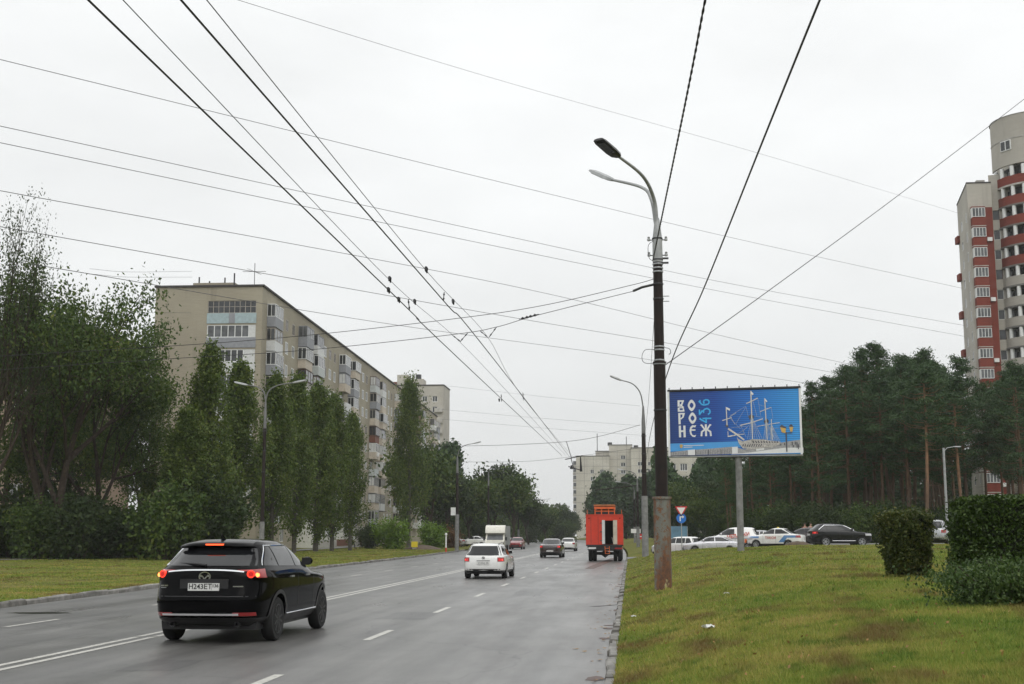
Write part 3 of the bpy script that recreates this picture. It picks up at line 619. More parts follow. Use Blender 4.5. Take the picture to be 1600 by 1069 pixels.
# brick block behind the trees at far left
Yd = 118; p0 = P(-60, 836, Yd); w_ = XP(128, Yd) - p0.x
wl = [(a, a + 1.5, 2.0 + 3.0 * k, 3.7 + 3.0 * k, 'white_frame', 'pane_light', 2) for k in range(7) for a in (1.2, 4.4, 7.6)]
slab('brick_house', 'pinkish brick apartment house glimpsed through the trees at far left', (p0.x, Yd, 0), 0, w_, 11, 21.5, 'brick_pink', [w for w in wl if w[1] < w_])

# ---- red and grey tower on the right
def red_tower():
    Y = 187; H = P(1512, 287, Y).z; x = lambda px: P(px, 320, Y).x; FL = 2.95; x0 = x(1512)
    t = thing('red_brick_tower', 'tall grey and red brick apartment tower with round balconied corner on the right', 'building', (x0, Y, .8))
    H -= .8; n = int((H - 3.6) / FL); top = H - 3.6; fl = [top - FL * (i + 1) + .4 for i in range(n)]
    # grey side wall (recedes from the corner)
    S3 = lambda u, z, d: (.14 * u + d, u, z); W1 = 13
    ops = [(2.0, 3.0, f + .9, f + 2.3) for f in fl] + [(7.5, 8.9, f + .9, f + 2.3) for f in fl]
    mb = MB(); wall_open(mb, W1, 0, H, ops, S3, .2); mb.build('side_wall', M['brick_grey'], t)
    for o in ops: window(t, S3, *o, 'white_frame', 'pane_dark', 1, .04)
    for f in fl[::2]: MB().box(1.22, 1.75, W1 - 1.6, W1, f - .1, f + 1.0).build('side_balcony', M['brick_red'], t)
    # front wall: grey edge, red bay, grey head band
    wb = x(1550) - x0; F3 = lambda u, z, d: (u, d, z)
    mb = MB(); mb.box(0, wb, 0, .3, top, H); mb.build('head_band', M['brick_grey'], t); mb = MB(); mb.box(.01, .5, -.02, .3, 0, top - .01); mb.build('corner_pier', M['brick_grey'], t)
    mb = MB(); mb.box(.5, wb - .01, .0, .3, 0, top - .012); mb.build('bay_wall', M['brick_red'], t)
    bay0, bay1, B = .3, wb - 1.25, .9
    for i, f in enumerate(fl):
        bo = MB().box(bay0, bay1, -B, -.005, f - .35, f + .85).build('bay', M['brick_red'], t); MB().box(bay0 - .04, bay1 + .04, -B - .05, -.004, f - .47, f - .352).build('bay_band', M['concrete'], bo)
        G3 = lambda u, z, d: (u, -B + d, z)
        window(bo, G3, bay0 + .02, bay1 - .02, f + .95, f + 2.3, 'white_frame', 'pane_mid', 4, .08, None, .07); MB().box(bay0, bay1, -B, -.005, f + 2.31, f + FL - .48).build('bay_head', M['brick_red'], bo)
        MB().box(bay0 + .02, bay0 + .1, -B + .1, -.01, f + .86, f + 2.3).build('bay_side', M['white_frame'], bo); MB().box(bay1 - .1, bay1 - .02, -B + .1, -.01, f + .86, f + 2.3).build('bay_side', M['pane_mid'], bo)
        if i % 3 == 1: MB().box(bay1 + .25, bay1 + .95, -.35, -.01, f + .4, f + .95).build('air_conditioner', M['white_frame'], t)
    # recessed grey part between the bay and the round corner
    xr0, xr1 = wb, x(1572) - x0 + 1.5; ops = [(.35, 1.25, f + .85, f + 2.3) for f in fl] + [(1.9, 2.7, f + .2, f + 2.3) for f in fl]
    Q3 = lambda u, z, d: (xr0 + u, 1.2 - .25 * u + d, z); mb = MB(); wall_open(mb, xr1 - xr0, 0, H + 1.5, ops, Q3, .2); mb.quad((xr0 - .001, .3, 0), (xr0 - .001, 1.2, 0), (xr0 - .001, 1.2, H), (xr0 - .001, .3, H)); mb.build('recess_wall', M['brick_grey'], t)
    for k, o in enumerate(ops): window(t, Q3, *o, 'white_frame' if k % 3 else 'brown_frame', 'pane_dark', 1)
    for f in fl: MB().box(xr0 + 1.85, xr0 + 2.75, .35, .62, f - .4, f + .18).build('recess_panel', M['brick_red'], t)
    # round corner tower
    Hc = P(1590, 186, Y).z - .8; Rr = 6.0; cx = x(1562) - x0 + Rr; cyy = 2.0
    def ring(r0, r1, za, zb, name, mat, parent, nseg=40):
        mb = MB(); a0, a1 = R(170), R(370); q = np.linspace(a0, a1, nseg)
        for i in range(nseg - 1):
            p = [(cx + r * math.cos(a), cyy + r * math.sin(a), zz) for zz in (za, zb) for r in (r0, r1) for a in (q[i], q[i + 1])]
            mb._add(p, [(0, 1, 3, 2), (4, 6, 7, 5), (2, 3, 7, 6), (0, 4, 5, 1)])
        return mb.build(name, mat, parent, True)
    topc = P(1590, 262, Y).z - .8
    ring(Rr - .3, Rr, topc, Hc, 'tower_drum', M['brick_grey'], t); mb = MB(); mb.poly([(cx + (Rr + .1) * math.cos(a), cyy + (Rr + .1) * math.sin(a), Hc + .01) for a in np.linspace(R(150), R(390), 30)]); mb.build('tower_roof', M['concrete_dark'], t)
    ring(Rr, Rr + .06, topc + 3.8, topc + 4.0, 'drum_band', M['concrete'], t)
    a = R(213); dw = MB(); dw.M = Matrix.Translation((cx + Rr * math.cos(a), cyy + Rr * math.sin(a), topc + 2.2)) @ Matrix.Rotation(a + R(90), 4, 'Z')
    dw.box(-.9, .9, -.1, .1, 0, 1.5); w = dw.build('drum_window', M['white_frame'], t)
    for s in (-1, 1):
        q = MB(); q.M = dw.M; q.box(min(s * .1, s * .8), max(s * .1, s * .8), -.13, -.09, .12, 1.38); q.build('pane', M['pane_dark'], w); q = MB(); q.M = dw.M; q.box(min(s * .1, s * .8), max(s * .1, s * .8), .09, .13, .12, 1.38); q.build('pane', M['pane_dark'], w)
    ring(Rr - 1.7, Rr - 1.4, 0, topc, 'tower_wall', M['interior'], t)
    nf = int(topc / FL)
    for i in range(nf):
        f = topc - FL * (i + 1)
        b = ring(Rr - .18, Rr, f + .05, f + 1.35, 'round_balcony', M['brick_red'] if i < 5 else M['brick_grey'], t)
        ring(Rr - 1.4, Rr + .06, f - .2, f + .05, 'balcony_slab', M['concrete_dark'] if i else M['concrete'], b)
        for deg in (182, 200, 219, 236, 256, 276):
            a = R(deg); MB().cyl((cx + (Rr - .25) * math.cos(a), cyy + (Rr - .25) * math.sin(a), f + 1.3), (cx + (Rr - .25) * math.cos(a), cyy + (Rr - .25) * math.sin(a), f + FL - .2), .3, None, 10).build('column', M['white_frame'], b, True)
        for deg in (190, 209, 228, 247, 266):
            a = R(deg); q = MB(); q.M = Matrix.Translation((cx + (Rr - 1.3) * math.cos(a), cyy + (Rr - 1.3) * math.sin(a), f + .3)) @ Matrix.Rotation(a + R(90), 4, 'Z'); q.box(-.7, .7, -.06, .06, 0, 2.1); q.build('balcony_window', M['pane_mid'] if deg % 2 else M['pane_dark'], b)
    MB().box(.14 * W1, cx, W1 - .3, W1, 0, H).build('rear_wall', M['brick_grey'], t); MB().prism([(-.08, -.05), (wb, -.05), (wb, W1), (.14 * W1 - .08, W1)], lambda p: (p[0], p[1], H + .001), lambda p: (p[0], p[1], H + .2)).build('roof', M['roof_dark'], t); MB().box(2.3, cx, 1.6, W1 - .5, 0, H - 1).build('interior_core', M['interior'], t)
    MB().box(wb - 1.2, wb, 3, 5, H + .2, H + 1.3).build('roof_housing', M['concrete'], t); MB().box(cx - 3, cx + 6, cyy + .5, cyy + 9, 0, H + 6).build('tower_core', M['brick_grey'], t)
red_tower()
# ---------------------------------------------------------------- vegetation
def rot_dir(d, ang, az):
    d = d.normalized(); s = d.cross(Vector((0, 0, 1)));
    if s.length < .01: s = Vector((1, 0, 0))
    s.normalize(); s = Matrix.Rotation(az, 3, d) @ s; return (Matrix.Rotation(ang, 3, s) @ d).normalized()
def proto_maple(seed, H, spread, nl, leaf, mat, bark, lean=0, low=.22, sparse=1.0, clump=.75, levels=3):
    r_ = random.Random(seed); mb = MB(); tips = []
    def grow(p, d, ln, r, lv):
        pts = [p]; rad = [r]; k = 4
        for i in range(k):
            d = (d + Vector((r_.uniform(-.16, .16), r_.uniform(-.16, .16), r_.uniform(-.02, .14)))).normalized(); p = p + d * ln / k; pts.append(p); rad.append(r * (1 - .55 * (i + 1) / k))
            if lv >= levels - 1 and i >= 1: tips.append((p, lv))
        mb.tube(pts, rad, 7 if lv < 2 else 4, False)
        if lv >= levels: tips.append((p, lv)); return
        for c in range(r_.choice([4, 5, 5]) if lv == 0 else r_.choice([3, 4])):
            t = r_.uniform(.4, 1.0); i = min(k - 1, int(t * k)); q = pts[i].lerp(pts[i + 1], t * k - i)
            grow(q, rot_dir(d, r_.uniform(.35, .95) * spread, r_.uniform(0, 6.28)), ln * r_.uniform(.55, .8), rad[i] * .6, lv + 1)
        grow(p, d, ln * .62, rad[-1], lv + 1)
    nst = 1 if lean == 0 else 2
    for s in range(nst):
        d0 = Vector((lean * (1 if s == 0 else -.25), r_.uniform(-.1, .1), 1)).normalized()
        grow(Vector((s * .5, 0, -.3)), d0, H * .42, H * .017 + .06, 0)
    zt = max(t[0].z for t in tips); k = (H - .6) / zt
    mb.v = [(x * k, y * k, z * k) for x, y, z in mb.v]; tp = np.array([tuple(t[0] * k) for t in tips]); tp = tp[tp[:, 2] > H * low]
    idx = RNG.integers(0, len(tp), nl); w = RNG.random(len(tp)) < sparse; idx = idx[w[idx]]
    cr = RNG.uniform(.55, 1.3, len(tp)); off = RNG.normal(0, 1, (len(idx), 3)) * (clump * cr[idx])[:, None] * np.array([1, 1, .75]); p = tp[idx] + off; p[:, 2] = np.maximum(p[:, 2], .1)
    return mb.mesh('trunk', M[bark], True, False), np_mesh('crown', leaf_quads(p, leaf), 4, M[mat])
def proto_poplar(seed, H, rad, nl, leaf, mat='leaf_poplar', low=.07):
    r_ = random.Random(seed); mb = MB(); mb.tube([(0, 0, -.3), (.05, .05, H * .4), (0, .1, H * .97)], [H * .013 + .05, H * .01, .02], 8, False); P_, Wt = [], []
    for i in range(120):
        t = low + (1 - low) * (i / 120) ** .9; z = t * H; a = r_.uniform(0, 6.28)
        prof = rad * min(1, (t / .16) ** .6) * (1 - max(0, (t - .2) / .8) ** 1.7) ** .9 * r_.uniform(.45, 1.25)
        ln = max(.18, prof); rise = min(ln * r_.uniform(1.1, 2.4), (H - z) * r_.uniform(.45, 1.0)); e = Vector((math.cos(a) * ln, math.sin(a) * ln, z + rise)); s = Vector((0, 0, z))
        mid = s.lerp(e, .5) + Vector((math.cos(a), math.sin(a), -.3)) * ln * .2; mb.tube([s, mid, e], [.045 * (1 - t) + .015, .02, .008], 4, False)
        for q in np.linspace(.25, 1, 7): P_.append(tuple(s.lerp(mid, q * 2) if q < .5 else mid.lerp(e, q * 2 - 1)))
    P_ = np.array(P_); idx = RNG.integers(0, len(P_), nl); c = RNG.uniform(.5, 1.4, len(P_)); p = P_[idx] + RNG.normal(0, 1, (nl, 3)) * (c[idx] * rad * .11 + .06)[:, None] * np.array([1, 1, 1.4]); p[:, 2] = np.maximum(p[:, 2], .3)
    return mb.mesh('trunk', M['bark_grey'], True, False), np_mesh('crown', leaf_quads(p, leaf, .6), 4, M[mat])
def proto_pine(seed, H, nl, crown=.5, rad=2.6):
    r_ = random.Random(seed); mb = MB(); bx, by = r_.uniform(-.5, .5), r_.uniform(-.5, .5)
    tr = lambda t: Vector((bx * math.sin(t * 2.5), by * math.sin(t * 2.2), t * H)); mb.tube([tr(t) for t in (-.02, .15, .35, .55, .75, .9, 1)], [.22, .19, .17, .15, .11, .07, .02], 8, False); P_ = []; wt = []
    for i in range(70):
        t = 1 - crown + crown * (i / 70); s = tr(t); a = r_.uniform(0, 6.28); u = (t - 1 + crown) / crown
        ln = rad * (.45 + .75 * math.sin(min(1, u * 1.05 + .12) * math.pi) ** .7) * r_.uniform(.5, 1.2) * (1 if u < .85 else .6)
        e = s + Vector((math.cos(a) * ln, math.sin(a) * ln, ln * r_.uniform(.0, .45))); mid = s.lerp(e, .55) + Vector((0, 0, -.12 * ln)); mb.tube([s, mid, e], [.05, .03, .01], 4, False)
        for q in (.5, .7, .85, 1.0, 1.05):
            c = s.lerp(e, q); P_.append((c.x + r_.uniform(-.3, .3), c.y + r_.uniform(-.3, .3), c.z + r_.uniform(.0, .25)))
    for i in range(14):
        t = r_.uniform(.2, 1 - crown); s = tr(t); a = r_.uniform(0, 6.28); ln = r_.uniform(.4, 1.6); mb.tube([s, s + Vector((math.cos(a) * ln, math.sin(a) * ln, r_.uniform(-.3, .3)))], [.025, .008], 3, False)
    P_ = np.array(P_); idx = RNG.integers(0, len(P_), nl); c = RNG.uniform(.6, 1.3, len(P_)); p = P_[idx] + RNG.normal(0, 1, (nl, 3)) * (c[idx] * .34)[:, None] * np.array([1, 1, .5])
    return mb.mesh('trunk', M['bark_pine'], True, False), np_mesh('crown', leaf_quads(p, .18, .26, .0), 4, M['leaf_pine'])
def proto_bush(seed, H, rad, nl, leaf, mat, stems=9, top=False):
    r_ = random.Random(seed); mb = MB(); P_ = []
    for i in range(stems):
        a = r_.uniform(0, 6.28); rr_ = rad * math.sqrt(r_.random()) * .9; h = H * r_.uniform(.55, 1) * (1 - .35 * (rr_ / rad) ** 2); e = Vector((math.cos(a) * rr_, math.sin(a) * rr_, h)); b = Vector((math.cos(a) * rr_ * .25, math.sin(a) * rr_ * .25, -.1)); mid = b.lerp(e, .5) + Vector((0, 0, h * .12))
        mb.tube([b, mid, e], [.03 * H / 3 + .01, .02 * H / 3, .008], 4, False)
        for q in np.linspace(.3, 1, 6): c = b.lerp(mid, q * 2) if q < .5 else mid.lerp(e, q * 2 - 1); P_.append(tuple(c)); P_.append((c.x + r_.uniform(-.3, .3) * rad, c.y + r_.uniform(-.3, .3) * rad, max(.1, c.z + r_.uniform(-.25, .1) * H)))
    P_ = np.array(P_); idx = RNG.integers(0, len(P_), nl); p = P_[idx] + RNG.normal(0, 1, (nl, 3)) * np.array([rad * .17, rad * .17, H * .09]); p[:, 2] = np.maximum(p[:, 2], .03)
    return mb.mesh('stems', M['bark'], True, False), np_mesh('foliage', leaf_quads(p, leaf), 4, M[mat])
def ztop(pr):
    me = pr[1]; a = np.empty(len(me.vertices) * 3, np.float32); me.vertices.foreach_get('co', a); return float(np.percentile(a[2::3], 99.6))
def plant(pr, name, label, cat, loc, s=1, rz=0, group=None, sz=None, tilt=(0, 0), names=('trunk', 'crown')):
    t = thing(name, label, cat, loc, rz, group); t.rotation_euler = (tilt[0], tilt[1], rz); t.scale = (s, s, sz or s)
    link(names[0], pr[0], t); link(names[1], pr[1], t); return t
MA = [proto_maple(21, 18, 1.0, 26000, .125, 'leaf_maple', 'bark', .0, .2, 1, .7), proto_maple(22, 18, 1.0, 26000, .125, 'leaf_maple', 'bark', .55, .2, 1, .7), proto_maple(28, 20, .8, 17000, .095, 'leaf_dark', 'bark', .25, .3, .95, .7)]
PO = [proto_poplar(s, 15, 2.0, 20000, .115) for s in (31, 34)] + [proto_poplar(33, 22, 3.4, 22000, .15)]
PI = [proto_pine(s, 21, 10000, c, r) for s, c, r in ((41, .56, 2.6), (42, .48, 2.4), (43, .66, 3.0))]
UB = [proto_bush(51, 5, 2.6, 5200, .15, 'leaf_dark', 16), proto_bush(52, 5, 2.4, 5200, .15, 'leaf_maple', 16)]
FT = [proto_maple(61, 13, 1.0, 6500, .3, 'leaf_maple', 'bark', 0, .1, 1, 1.0), proto_maple(62, 13, .9, 6500, .3, 'leaf_dark', 'bark', 0, .1, 1, 1.0)]
FC = [proto_poplar(71, 16, 2.6, 5500, .35, 'leaf_pine', .03)]
LB = [proto_bush(81, 4, 2.3, 5000, .15, 'leaf_light', 14)]; RBU = [proto_bush(82, 3, 1.6, 2500, .13, 'leaf_rust', 10)]
def gz(x, y): return zR(x, y) if x > XR(y) else .16
def at(px, Y, py=836): x = P(px, py, Y).x; return (x, Y, gz(x, Y))
def top_h(py, Y, px): p = P(px, py, Y); return p.z - gz(p.x, Y)
for i, (px, Y, ty, k, rz, lab) in enumerate([
    (-25, 80, 322, 2, .3, 'tall thin-leaved tree with bare twigs at the left edge'),
    (80, 86, 415, 1, .2, 'big leafy tree with leaning dark double trunk at far left'),
    (160, 91, 512, 0, 1.2, 'broad leafy tree between the leaning tree and the poplars'),
    (226, 99, 592, 0, 2.9, 'lower light-topped tree just left of the first poplar'),
    (15, 97, 480, 0, 4.1, 'leafy tree behind the thin-leaved tree at the left edge'),
    (110, 103, 480, 0, 5.2, 'leafy tree standing behind the leaning double trunk')]):
    h = top_h(ty, Y, px); b = ztop(MA[k]); plant(MA[k], 'maple_tree', lab, 'tree', at(px, Y, (ty + 836) / 2), h / b * (.5 if k == 2 else .8), rz, 'leafy trees on the far left', h / b)
for i, (px, Y, ty, k, lab) in enumerate([
    (326, 91, 540, 0, 'first and nearest poplar of the left row, narrow pointed top'), (372, 99, 568, 1, 'second poplar of the left row, just left of the lamp post'), (428, 108, 586, 0, 'poplar right behind the left lamp post'),
    (463, 116, 588, 1, 'fourth poplar of the left row, right of the lamp post'), (496, 124, 602, 0, 'fifth poplar of the left row, in front of the poster'), (521, 130, 618, 1, 'sixth poplar of the left row, right of the poster'),
    (549, 137, 648, 0, 'last slim poplar of the near row, by the walking person'), (290, 88, 640, 1, 'short poplar at the left start of the row')]):
    h = top_h(ty, Y, px); t = plant(PO[k], 'poplar_tree', lab, 'tree', at(px, Y, (ty + 836) / 2), (h / 15) ** .5 * (.92 + .16 * (i % 3 == 1)), i * 1.3, 'poplars along the left pavement', h / ztop(PO[k]))
h = top_h(592, 174, 640); plant(PO[2], 'poplar_tree', 'tallest broad poplar standing alone in front of the long block', 'tree', at(640, 174, 700), h / ztop(PO[2]) * .85, .4, 'poplars along the left pavement', h / ztop(PO[2]))
for px, Y, ty, lab in ((697, 232, 700, 'dark poplar at the far end of the long block'), (709, 236, 698, 'dark poplar behind the second left lamp post')):
    h = top_h(ty, Y, px); plant(FC[0], 'poplar_tree', lab, 'tree', at(px, Y), h / 16 * .8, Y, 'poplars along the left pavement', h / 16)
r_ = random.Random(9)
for i, px in enumerate(range(-40, 330, 20)):
    Y = r_.uniform(82, 96); h = r_.uniform(3.5, 6.5); plant(UB[i % 2], 'undergrowth_bush', 'dark bush in the dense undergrowth below the far left trees', 'bush', at(px, Y), h / 5, r_.uniform(0, 6), 'undergrowth below the left trees', None, (0, 0), ('stems', 'foliage'))
for i, (px, Y, ty, k, lab) in enumerate([(672, 188, 692, 0, 'leafy tree beside the tall broad poplar'), (735, 215, 742, 0, 'left tree of the clump behind the white box truck'), (768, 235, 728, 1, 'tree with open twiggy top above the box truck'), (800, 228, 738, 0, 'right tree of the clump behind the white box truck'), (826, 245, 770, 1, 'low tree at the right end of the clump behind the box truck'),
    (848, 320, 787, 0, 'distant tree above the dark brown sedan'), (872, 350, 795, 1, 'distant tree left of the far white sedan'), (890, 400, 800, 1, 'far hazy tree near the end of the road'), (855, 290, 800, 1, 'distant low tree behind the dark brown sedan'), (700, 205, 740, 1, 'leafy tree behind the second left lamp post')]):
    h = top_h(ty, Y, px); plant(FT[k], 'roadside_tree', lab, 'tree', at(px, Y), h / 13, i * 1.7, 'trees along the left far roadside')
for i, px in enumerate((690, 712, 735, 757, 780, 803, 825, 848, 868, 886)):
    Y = 215 + i * 14; plant(UB[i % 2], 'roadside_bush', 'dark bush under the far left roadside trees', 'bush', at(px, Y), 1.15, i, 'bushes under the far left roadside trees', None, (0, 0), ('stems', 'foliage'))
for px, Y, ty, pr, nm, lab in ((612, 150, 806, LB[0], 'light_bush', 'bright green bush left of the yellow box'), (674, 160, 813, LB[0], 'light_bush', 'bright green bush left of the second lamp post'), (577, 152, 815, UB[0], 'dark_bush', 'dark round bush beside the shop entrance'), (702, 168, 822, RBU[0], 'rusty_bush', 'reddish brown bush behind the second left lamp post')):
    h = top_h(ty, Y, px); plant(pr, nm, lab, 'bush', at(px, Y), h / (3 if pr is RBU[0] else 4 if pr is LB[0] else 5), px, None, None, (0, 0), ('stems', 'foliage'))
for i, (px, Y, ty, lab) in enumerate([(938, 335, 752, 'hazy dark tree left of the red truck platform'), (946, 350, 742, 'pointed hazy tree above the red truck'), (968, 330, 758, 'hazy dark tree right above the red truck roof'), (984, 325, 746, 'hazy dark tree left of the second right lamp post'), (1001, 330, 752, 'hazy dark tree behind the second right lamp post'), (1020, 320, 742, 'hazy dark tree between the two right lamp posts'), (1043, 315, 750, 'hazy dark tree behind the rusty pole')]):
    h = top_h(ty, Y, px); plant(FC[0], 'distant_tree', lab, 'tree', at(px, Y), h / 16 * 1.25, i * 2.1, 'hazy trees in front of the far white block', h / 16)
for i, (px, Y, ty, k, lab) in enumerate([(1062, 205, 752, 0, 'lighter tree behind the give way sign'), (1090, 225, 738, 0, 'light green tree below the billboard left half'), (1122, 190, 742, 1, 'dark tree left of the billboard post'), (1104, 170, 775, 0, 'low leafy tree below the billboard left half'), (1035, 230, 790, 1, 'low dark tree behind the rusty pole')]):
    h = top_h(ty, Y, px); plant(FT[k], 'leafy_tree', lab, 'tree', at(px, Y), h / 13, i * 1.1 + 2, 'leafy trees around the billboard post')
# pine wood on the right
spots = []
front = [(1262, 134, 598), (1290, 136, 588), (1318, 130, 572), (1342, 138, 546), (1384, 133, 536), (1412, 140, 552), (1440, 131, 546), (1468, 139, 566), (1503, 128, 556), (1530, 134, 600), (1560, 130, 612), (1588, 122, 566), (1612, 132, 560), (1232, 138, 620), (1205, 142, 640), (1175, 140, 655), (1148, 146, 690)]
for i, (px, Y, ty) in enumerate(front): spots.append((P(px, ty, Y).x, Y, top_h(ty, Y, px), i))
pos = [(s[0], s[1]) for s in spots]; r_ = random.Random(77); tries = 0
while len(spots) < 88 and tries < 4000:
    tries += 1; Y = r_.uniform(124, 205); x = r_.uniform(XP(1135, Y), XP(1620, Y))
    if x > 42 and Y > 168: continue
    if x > XP(1490, Y) and Y > 140 and r_.random() < .75: continue
    if min((x - a) ** 2 + (Y - b) ** 2 for a, b in pos) < 7: continue
    pos.append((x, Y)); pxx = 985 + x / Y * 2000 - 22; sk = float(np.interp(pxx, [1130, 1180, 1260, 1310, 1345, 1390, 1440, 1500, 1620], [705, 660, 612, 585, 562, 548, 560, 572, 575])); spots.append((x, Y, top_h(sk + r_.uniform(4, 50), Y, pxx), len(spots)))
for x, Y, h, i in spots:
    plant(PI[i % 3], 'pine_tree', 'tall pine with bare reddish trunk in the dark wood on the right', 'tree', (x, Y, gz(x, Y)), h / 21 * (1.0 if i < 17 else 1.1), i * 2.4, 'pines of the wood on the right', h / ztop(PI[i % 3]), (r_.uniform(-.03, .03), r_.uniform(-.04, .04)))
for i in range(46):
    Y = r_.uniform(119, 150); px = 1130 + (i % 26) * 19.5; x = XP(px, Y); plant(UB[i % 2], 'wood_bush', 'dark low bush at the edge of the pine wood', 'bush', (x, Y, gz(x, Y)), r_.uniform(.4, .8) if i < 26 else r_.uniform(.5, .85), i, 'bushes at the edge of the pine wood', None, (0, 0), ('stems', 'foliage'))
for px, Y, ty in ((1440, 119, 572), (1500, 121, 590)):
    x = P(px, 680, Y).x; k = top_h(ty, Y, px) / ztop(PI[1]); t = plant(PI[1], 'pine_tree', 'near pine with bright orange bare trunk ' + ('right of the black off-roader' if px < 1460 else 'in front of the red tower'), 'tree', (x, Y, gz(x, Y)), k * 1.15, px, 'pines of the wood on the right', k)
    for c_ in t.children:
        if c_.name.startswith('trunk'): c_.data = c_.data.copy(); c_.data.materials[0] = M['bark_pine_bright']
# the far depth of the wood, one mass nobody could count
n = 34000; X = RNG.uniform(4, 60, n); Y = RNG.uniform(206, 236, n); z = RNG.random(n) ** .8 * (10 + 6 * np.sin(X * .35) ** 2) + .5
n2 = 9000; X2 = RNG.uniform(-40, 60, n2); Y2 = RNG.uniform(520, 560, n2); z2 = RNG.random(n2) * 14 + .3
stuff(link('distant_wood', np_mesh('distant_wood', leaf_quads(np.stack([X, Y, z], 1), .5, .5), 4, M['leaf_pine'])))
n = 16000; X = RNG.uniform(-1.0, 1.0, n); Yt = RNG.uniform(0, 1, n); cx_ = -60 - 0 * Yt
xs = np.concatenate([RNG.uniform(-75, -22, 6000), RNG.uniform(-12, 34, 9000)]); yy = np.concatenate([RNG.uniform(430, 480, 6000), RNG.uniform(345, 385, 9000)]); zz = RNG.random(15000) ** .8 * np.concatenate([np.full(6000, 12.), np.full(9000, 13.)])
stuff(link('far_treeline', np_mesh('far_treeline', leaf_quads(np.stack([xs, yy, zz + .2], 1), .7, .6), 4, M['leaf_dark'])))
# ---- clipped hedge and shrubs on the right lawn
def hedge(name, label, w, d, h, n, leaf, mat, loc, rz=0, taper=0, rough=.05, group=None, core=.74):
    t = thing(name, label, 'hedge', loc, rz, group)
    u = RNG.random((n, 3)) * 2 - 1; f = RNG.integers(0, 5, n); dep = np.abs(RNG.normal(0, .11, n)) * 2
    u[f == 0, 0] = -1; u[f == 1, 0] = 1; u[f == 2, 1] = -1; u[f == 3, 1] = 1; u[f == 4, 2] = 1
    q = u.copy(); nr = (np.abs(u) ** 8).sum(1) ** (1 / 8); q = u / nr[:, None]; q *= (1 - dep * RNG.random(n))[:, None]
    nx = np.sin(q[:, 0] * w * 3.1 + q[:, 2] * 4 + 1) * np.sin(q[:, 1] * 6 + q[:, 2] * 3) + .6 * np.sin(q[:, 0] * w * 7 + 2) * np.sin(q[:, 2] * h * 6 + q[:, 1] * 9); q *= (1 + rough * nx + RNG.normal(0, rough * .35, n))[:, None]
    sh = RNG.random(n) < .06; q[sh] *= (1 + RNG.exponential(.035, sh.sum()))[:, None]
    k = 1 + taper * q[:, 2]; p = np.stack([q[:, 0] * w / 2 * k, q[:, 1] * d / 2 * k, (q[:, 2] + 1) * h / 2], 1); p[:, 2] = np.maximum(p[:, 2], .01)
    link('foliage', np_mesh('foliage', leaf_quads(p, leaf, .55), 4, M[mat]), t)
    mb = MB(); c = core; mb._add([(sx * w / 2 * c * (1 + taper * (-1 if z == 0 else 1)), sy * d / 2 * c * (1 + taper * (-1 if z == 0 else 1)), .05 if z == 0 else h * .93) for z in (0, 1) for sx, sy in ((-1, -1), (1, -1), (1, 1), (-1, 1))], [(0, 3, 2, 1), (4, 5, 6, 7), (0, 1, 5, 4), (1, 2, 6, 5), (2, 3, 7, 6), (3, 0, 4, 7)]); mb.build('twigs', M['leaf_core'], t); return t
def on_lawn(px, py):
    p = None
    for it in range(20):
        z = .9 if p is None else zR(p.x, p.y); p = G(px, py, z)
    return p
b = on_lawn(1481, 908); hh = P(1480, 778, b.y).z - zR(b.x, b.y)
hedge('clipped_hedge', 'large square clipped dark green hedge at the right edge', 5.2, 1.15, hh, 52000, .036, 'leaf_hedge', (b.x + 2.62 + .38, b.y + .85, zR(b.x + 1.5, b.y)), R(-4), 0, .035)
b = on_lawn(1424, 902); hh = P(1424, 803, b.y).z - zR(b.x, b.y); wd = XP(1458, b.y) - XP(1388, b.y)
hedge('small_hedge', 'narrow clipped bush widening upward left of the large hedge', wd * .88, wd * .85, hh, 15000, .032, 'leaf_olive2', (b.x, b.y + .3, zR(b.x, b.y)), .3, .2, .15)
b = on_lawn(1545, 950)
SB = proto_bush(91, .72, 1.35, 17000, .03, 'leaf_shrub', 90)
t = plant(SB, 'low_shrub', 'low loose green shrub growing in front of the large hedge', 'shrub', (b.x + .55, b.y + .8, zR(b.x + .4, b.y + .8) - .02), 1, 0, None, None, (0, 0), ('stems', 'foliage')); t.scale = (.85, .7, .95)
t = plant(SB, 'low_shrub', 'low loose shrub running out of the right edge below the hedge', 'shrub', (b.x + 2.4, b.y + 1.1, zR(b.x + 2, b.y + .9) - .02), 1, 2, None, None, (0, 0), ('stems', 'foliage')); t.scale = (1.15, .9, 1)

xs = RNG.uniform(-90, 90, 14000); yy = RNG.uniform(-75, -55, 14000); zz = RNG.random(14000) ** .8 * (11 + 4 * np.sin(xs * .3))  # unseen tree mass added behind the camera to darken the cars' reflections
stuff(link('unseen_reflection_trees', np_mesh('unseen_reflection_trees', leaf_quads(np.stack([xs, yy, zz + .1], 1), .9, .6), 4, M['leaf_dark'])))
